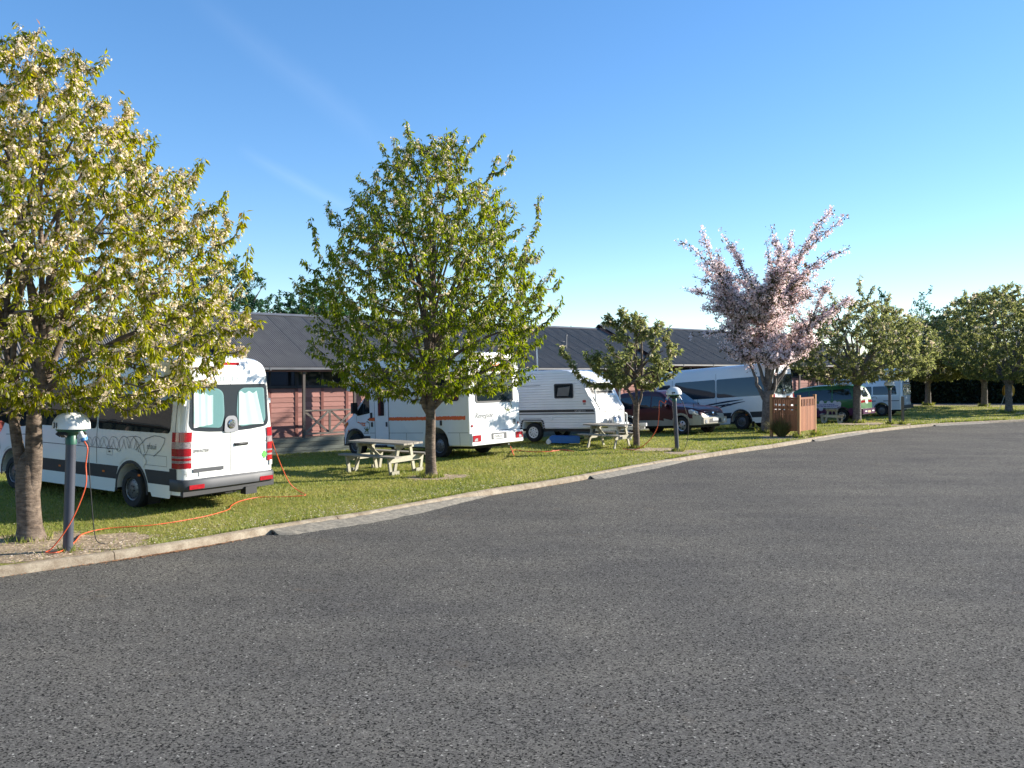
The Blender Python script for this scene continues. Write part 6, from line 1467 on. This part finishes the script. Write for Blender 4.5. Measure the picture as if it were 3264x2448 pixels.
# ---------------------------------------------------------------- picnic tables
MAT_top = M_wood('weathered_table_plank', (.40, .37, .32), (.20, .18, .155), (1.1, 16, 16), .85); MAT_leg = M_wood('pale_table_timber', (.43, .41, .32), (.30, .28, .21), (1.2, 12, 12), .8)
TG = 'timber picnic tables'
def picnic(label, loc, rot, L=1.7, style=0):
    T = thing('picnic_table', label, 'picnic table', loc, rot, TG); H = .75
    n = 6; w = .76/n
    for k in range(n): MB().box(-L/2-.004*(k % 3), L/2+.006*(k % 2), -.38+k*w+.004, -.38+(k+1)*w-.004, H-.045, H+random.uniform(0, .004)).build('table_plank', MAT_top, T)
    for sg in (1, -1):
        for k in range(2): MB().box(-L/2, L/2, sg*.60+k*.135-.135+.003, sg*.60+(k+1)*.135-.135-.003, .415, .455).build('bench_plank', MAT_top, T)
    e = L/2-.28
    for x in (-e, e):
        so = 1 if x > 0 else -1
        MB().bar((x, -.36, H-.09), (x, .36, H-.09), .045, .09).build('top_bearer', MAT_leg, T)
        MB().add([(x+so*.03, -.72, .415), (x+so*.03, .72, .415), (x+so*.03, .60, .29), (x+so*.03, -.60, .29), (x+so*.075, -.72, .415), (x+so*.075, .72, .415), (x+so*.075, .60, .29), (x+so*.075, -.60, .29)], [(0, 1, 2, 3), (7, 6, 5, 4), (0, 4, 5, 1), (1, 5, 6, 2), (2, 6, 7, 3), (3, 7, 4, 0)]).build('bench_bearer', MAT_leg, T)
        for sg in (1, -1):
            MB().bar((x, sg*.22, H-.05), (x, sg*(.40 if style == 0 else .56), -.01), .045, .095, up=(0, 1, 0)).build('leg', MAT_leg, T)
            if style == 0:
                MB().bar((x+so*.05, sg*.66, .40), (x+so*.05, sg*.58, -.01), .045, .09, up=(0, 1, 0)).build('bench_leg', MAT_leg, T)
                MB().bar((x+so*.1, sg*.34, .045), (x+so*.1, sg*.62, .045), .04, .09).build('foot_rail', MAT_leg, T)
        MB().bar((x, 0, H-.08), (x*.25, 0, .36), .04, .07).build('brace', MAT_leg, T)
    return T
picnic('weathered picnic table with pale timber legs beside the tall rounded tree', (-3.15, 20.55, 0), math.radians(-30), 1.75)
picnic('smaller picnic table standing in front of the caravan', (3.15, 27.0, 0), math.radians(-33), 1.5, 1)
picnic('picnic table in shade beside the green and purple minivan', (15.35, 39.75, 0), math.radians(66), 1.4, 0).scale = (.85, .72, .9)
# ---------------------------------------------------------------- slatted timber screen
MAT_screen = M_wood('stained_cedar', (.34, .135, .062), (.24, .09, .04), (14, 14, 1.0), .7, .2); MAT_spost = M_wood('stained_post', (.46, .235, .10), (.33, .155, .065), (14, 14, 1.0), .7)
def screen():
    A = Vector((10.63, 30.72)); ang = math.atan2(1.32, 1.10)
    T = thing('timber_screen', 'reddish-brown slatted timber screen on posts at the kerb beside the pink blossom tree', 'screen', (A.x, A.y, 0), ang)
    for x, y, h in ((0, 0, 1.58), (1.62, 0, 1.58), (0, 1.05, 1.58), (1.62, 1.05, 1.5)):
        MB().box(x-.05, x+.05, y-.05, y+.05, -.05, h).build('post', MAT_spost, T)
    def wall(p, q, rows, flip):
        d = Vector((q[0]-p[0], q[1]-p[1])); Ln = d.length; d.normalize(); M = Matrix.Translation((p[0], p[1], 0)) @ Matrix.Rotation(math.atan2(d.y, d.x), 4, 'Z')
        for z in (.32, 1.05, 1.42): MB().box(.05, Ln-.05, -.012, .03, z, z+.07, 0, M).build('rail', MAT_screen, T)
        s = .055; n = int((Ln-.10)/.0765); w = (Ln-.10)/n
        for k in range(n):
            x0 = .05+k*w
            if rows == 1: zs = [(.24+random.uniform(-.004, .004), 1.16)] if k % 2 else [(.24, 1.16), (1.16, 1.42)]
            else: zs = [(.24, .86)]+([(.86, 1.02), (1.12, 1.18), (1.24, 1.42)] if k % 2 else [(.86, 1.46)])
            for a, b in zs:
                if b-a > .03: MB().box(x0+.004, x0+w-.004, -.032-random.uniform(0, .003), -.012, a, b-.002, 0, M).build('slat', MAT_screen, T)
        MB().box(.0, Ln, -.05, .05, 1.46, 1.49, 0, M).build('cap_rail', MAT_screen, T) if rows == 2 else None
    wall((0, 0), (1.62, 0), 1, 1); wall((0, 1.05), (0, 0), 2, 1)
screen()
# ---------------------------------------------------------------- hose reel half hidden by the tree
def reel():
    T = thing('hose_reel', 'round yellow hose reel on a stand half hidden behind the thick trunk', 'hose reel', (30.3, 50.6, .0), .3)
    my = M_plain('yellow_enamel', (.60, .30, .02), .5)
    M = Matrix.Translation((0, 0, 1.25)) @ Matrix.Rotation(PI/2, 4, 'X') @ Matrix.Scale(.85, 4)
    MB().lathe([(.001, .10), (.46, .10), (.50, .08), (.50, .06), (.30, .05), (.30, -.05), (.50, -.06), (.50, -.08), (.46, -.10), (.001, -.10)], 28, 0, M).build('drum', my, T, angle=35)
    MB().lathe([(.08, .12), (.08, .16), (.001, .17)], 14, 0, M).build('hub', MAT_steel, T)
    MB().lathe([(.31, .045), (.42, .03), (.44, 0), (.42, -.03), (.31, -.045)], 28, 0, M).build('hose', M_plain('red_hose', (.45, .04, .03), .6), T, angle=60)
    MB().box(-.04, .04, .12, .20, 0, 1.2).box(-.3, .3, .1, .22, 0, .04).build('stand', MAT_steel, T)
    MB().tube(cr([(-.30, 0, 1.0), (-.52, 0, .5), (-.75, 0, .1), (-1.1, -.2, .02)], 6), .014, 7).build('hose_end', M_plain('pale_hose', (.6, .55, .45), .6), T, smooth=True)
reel()
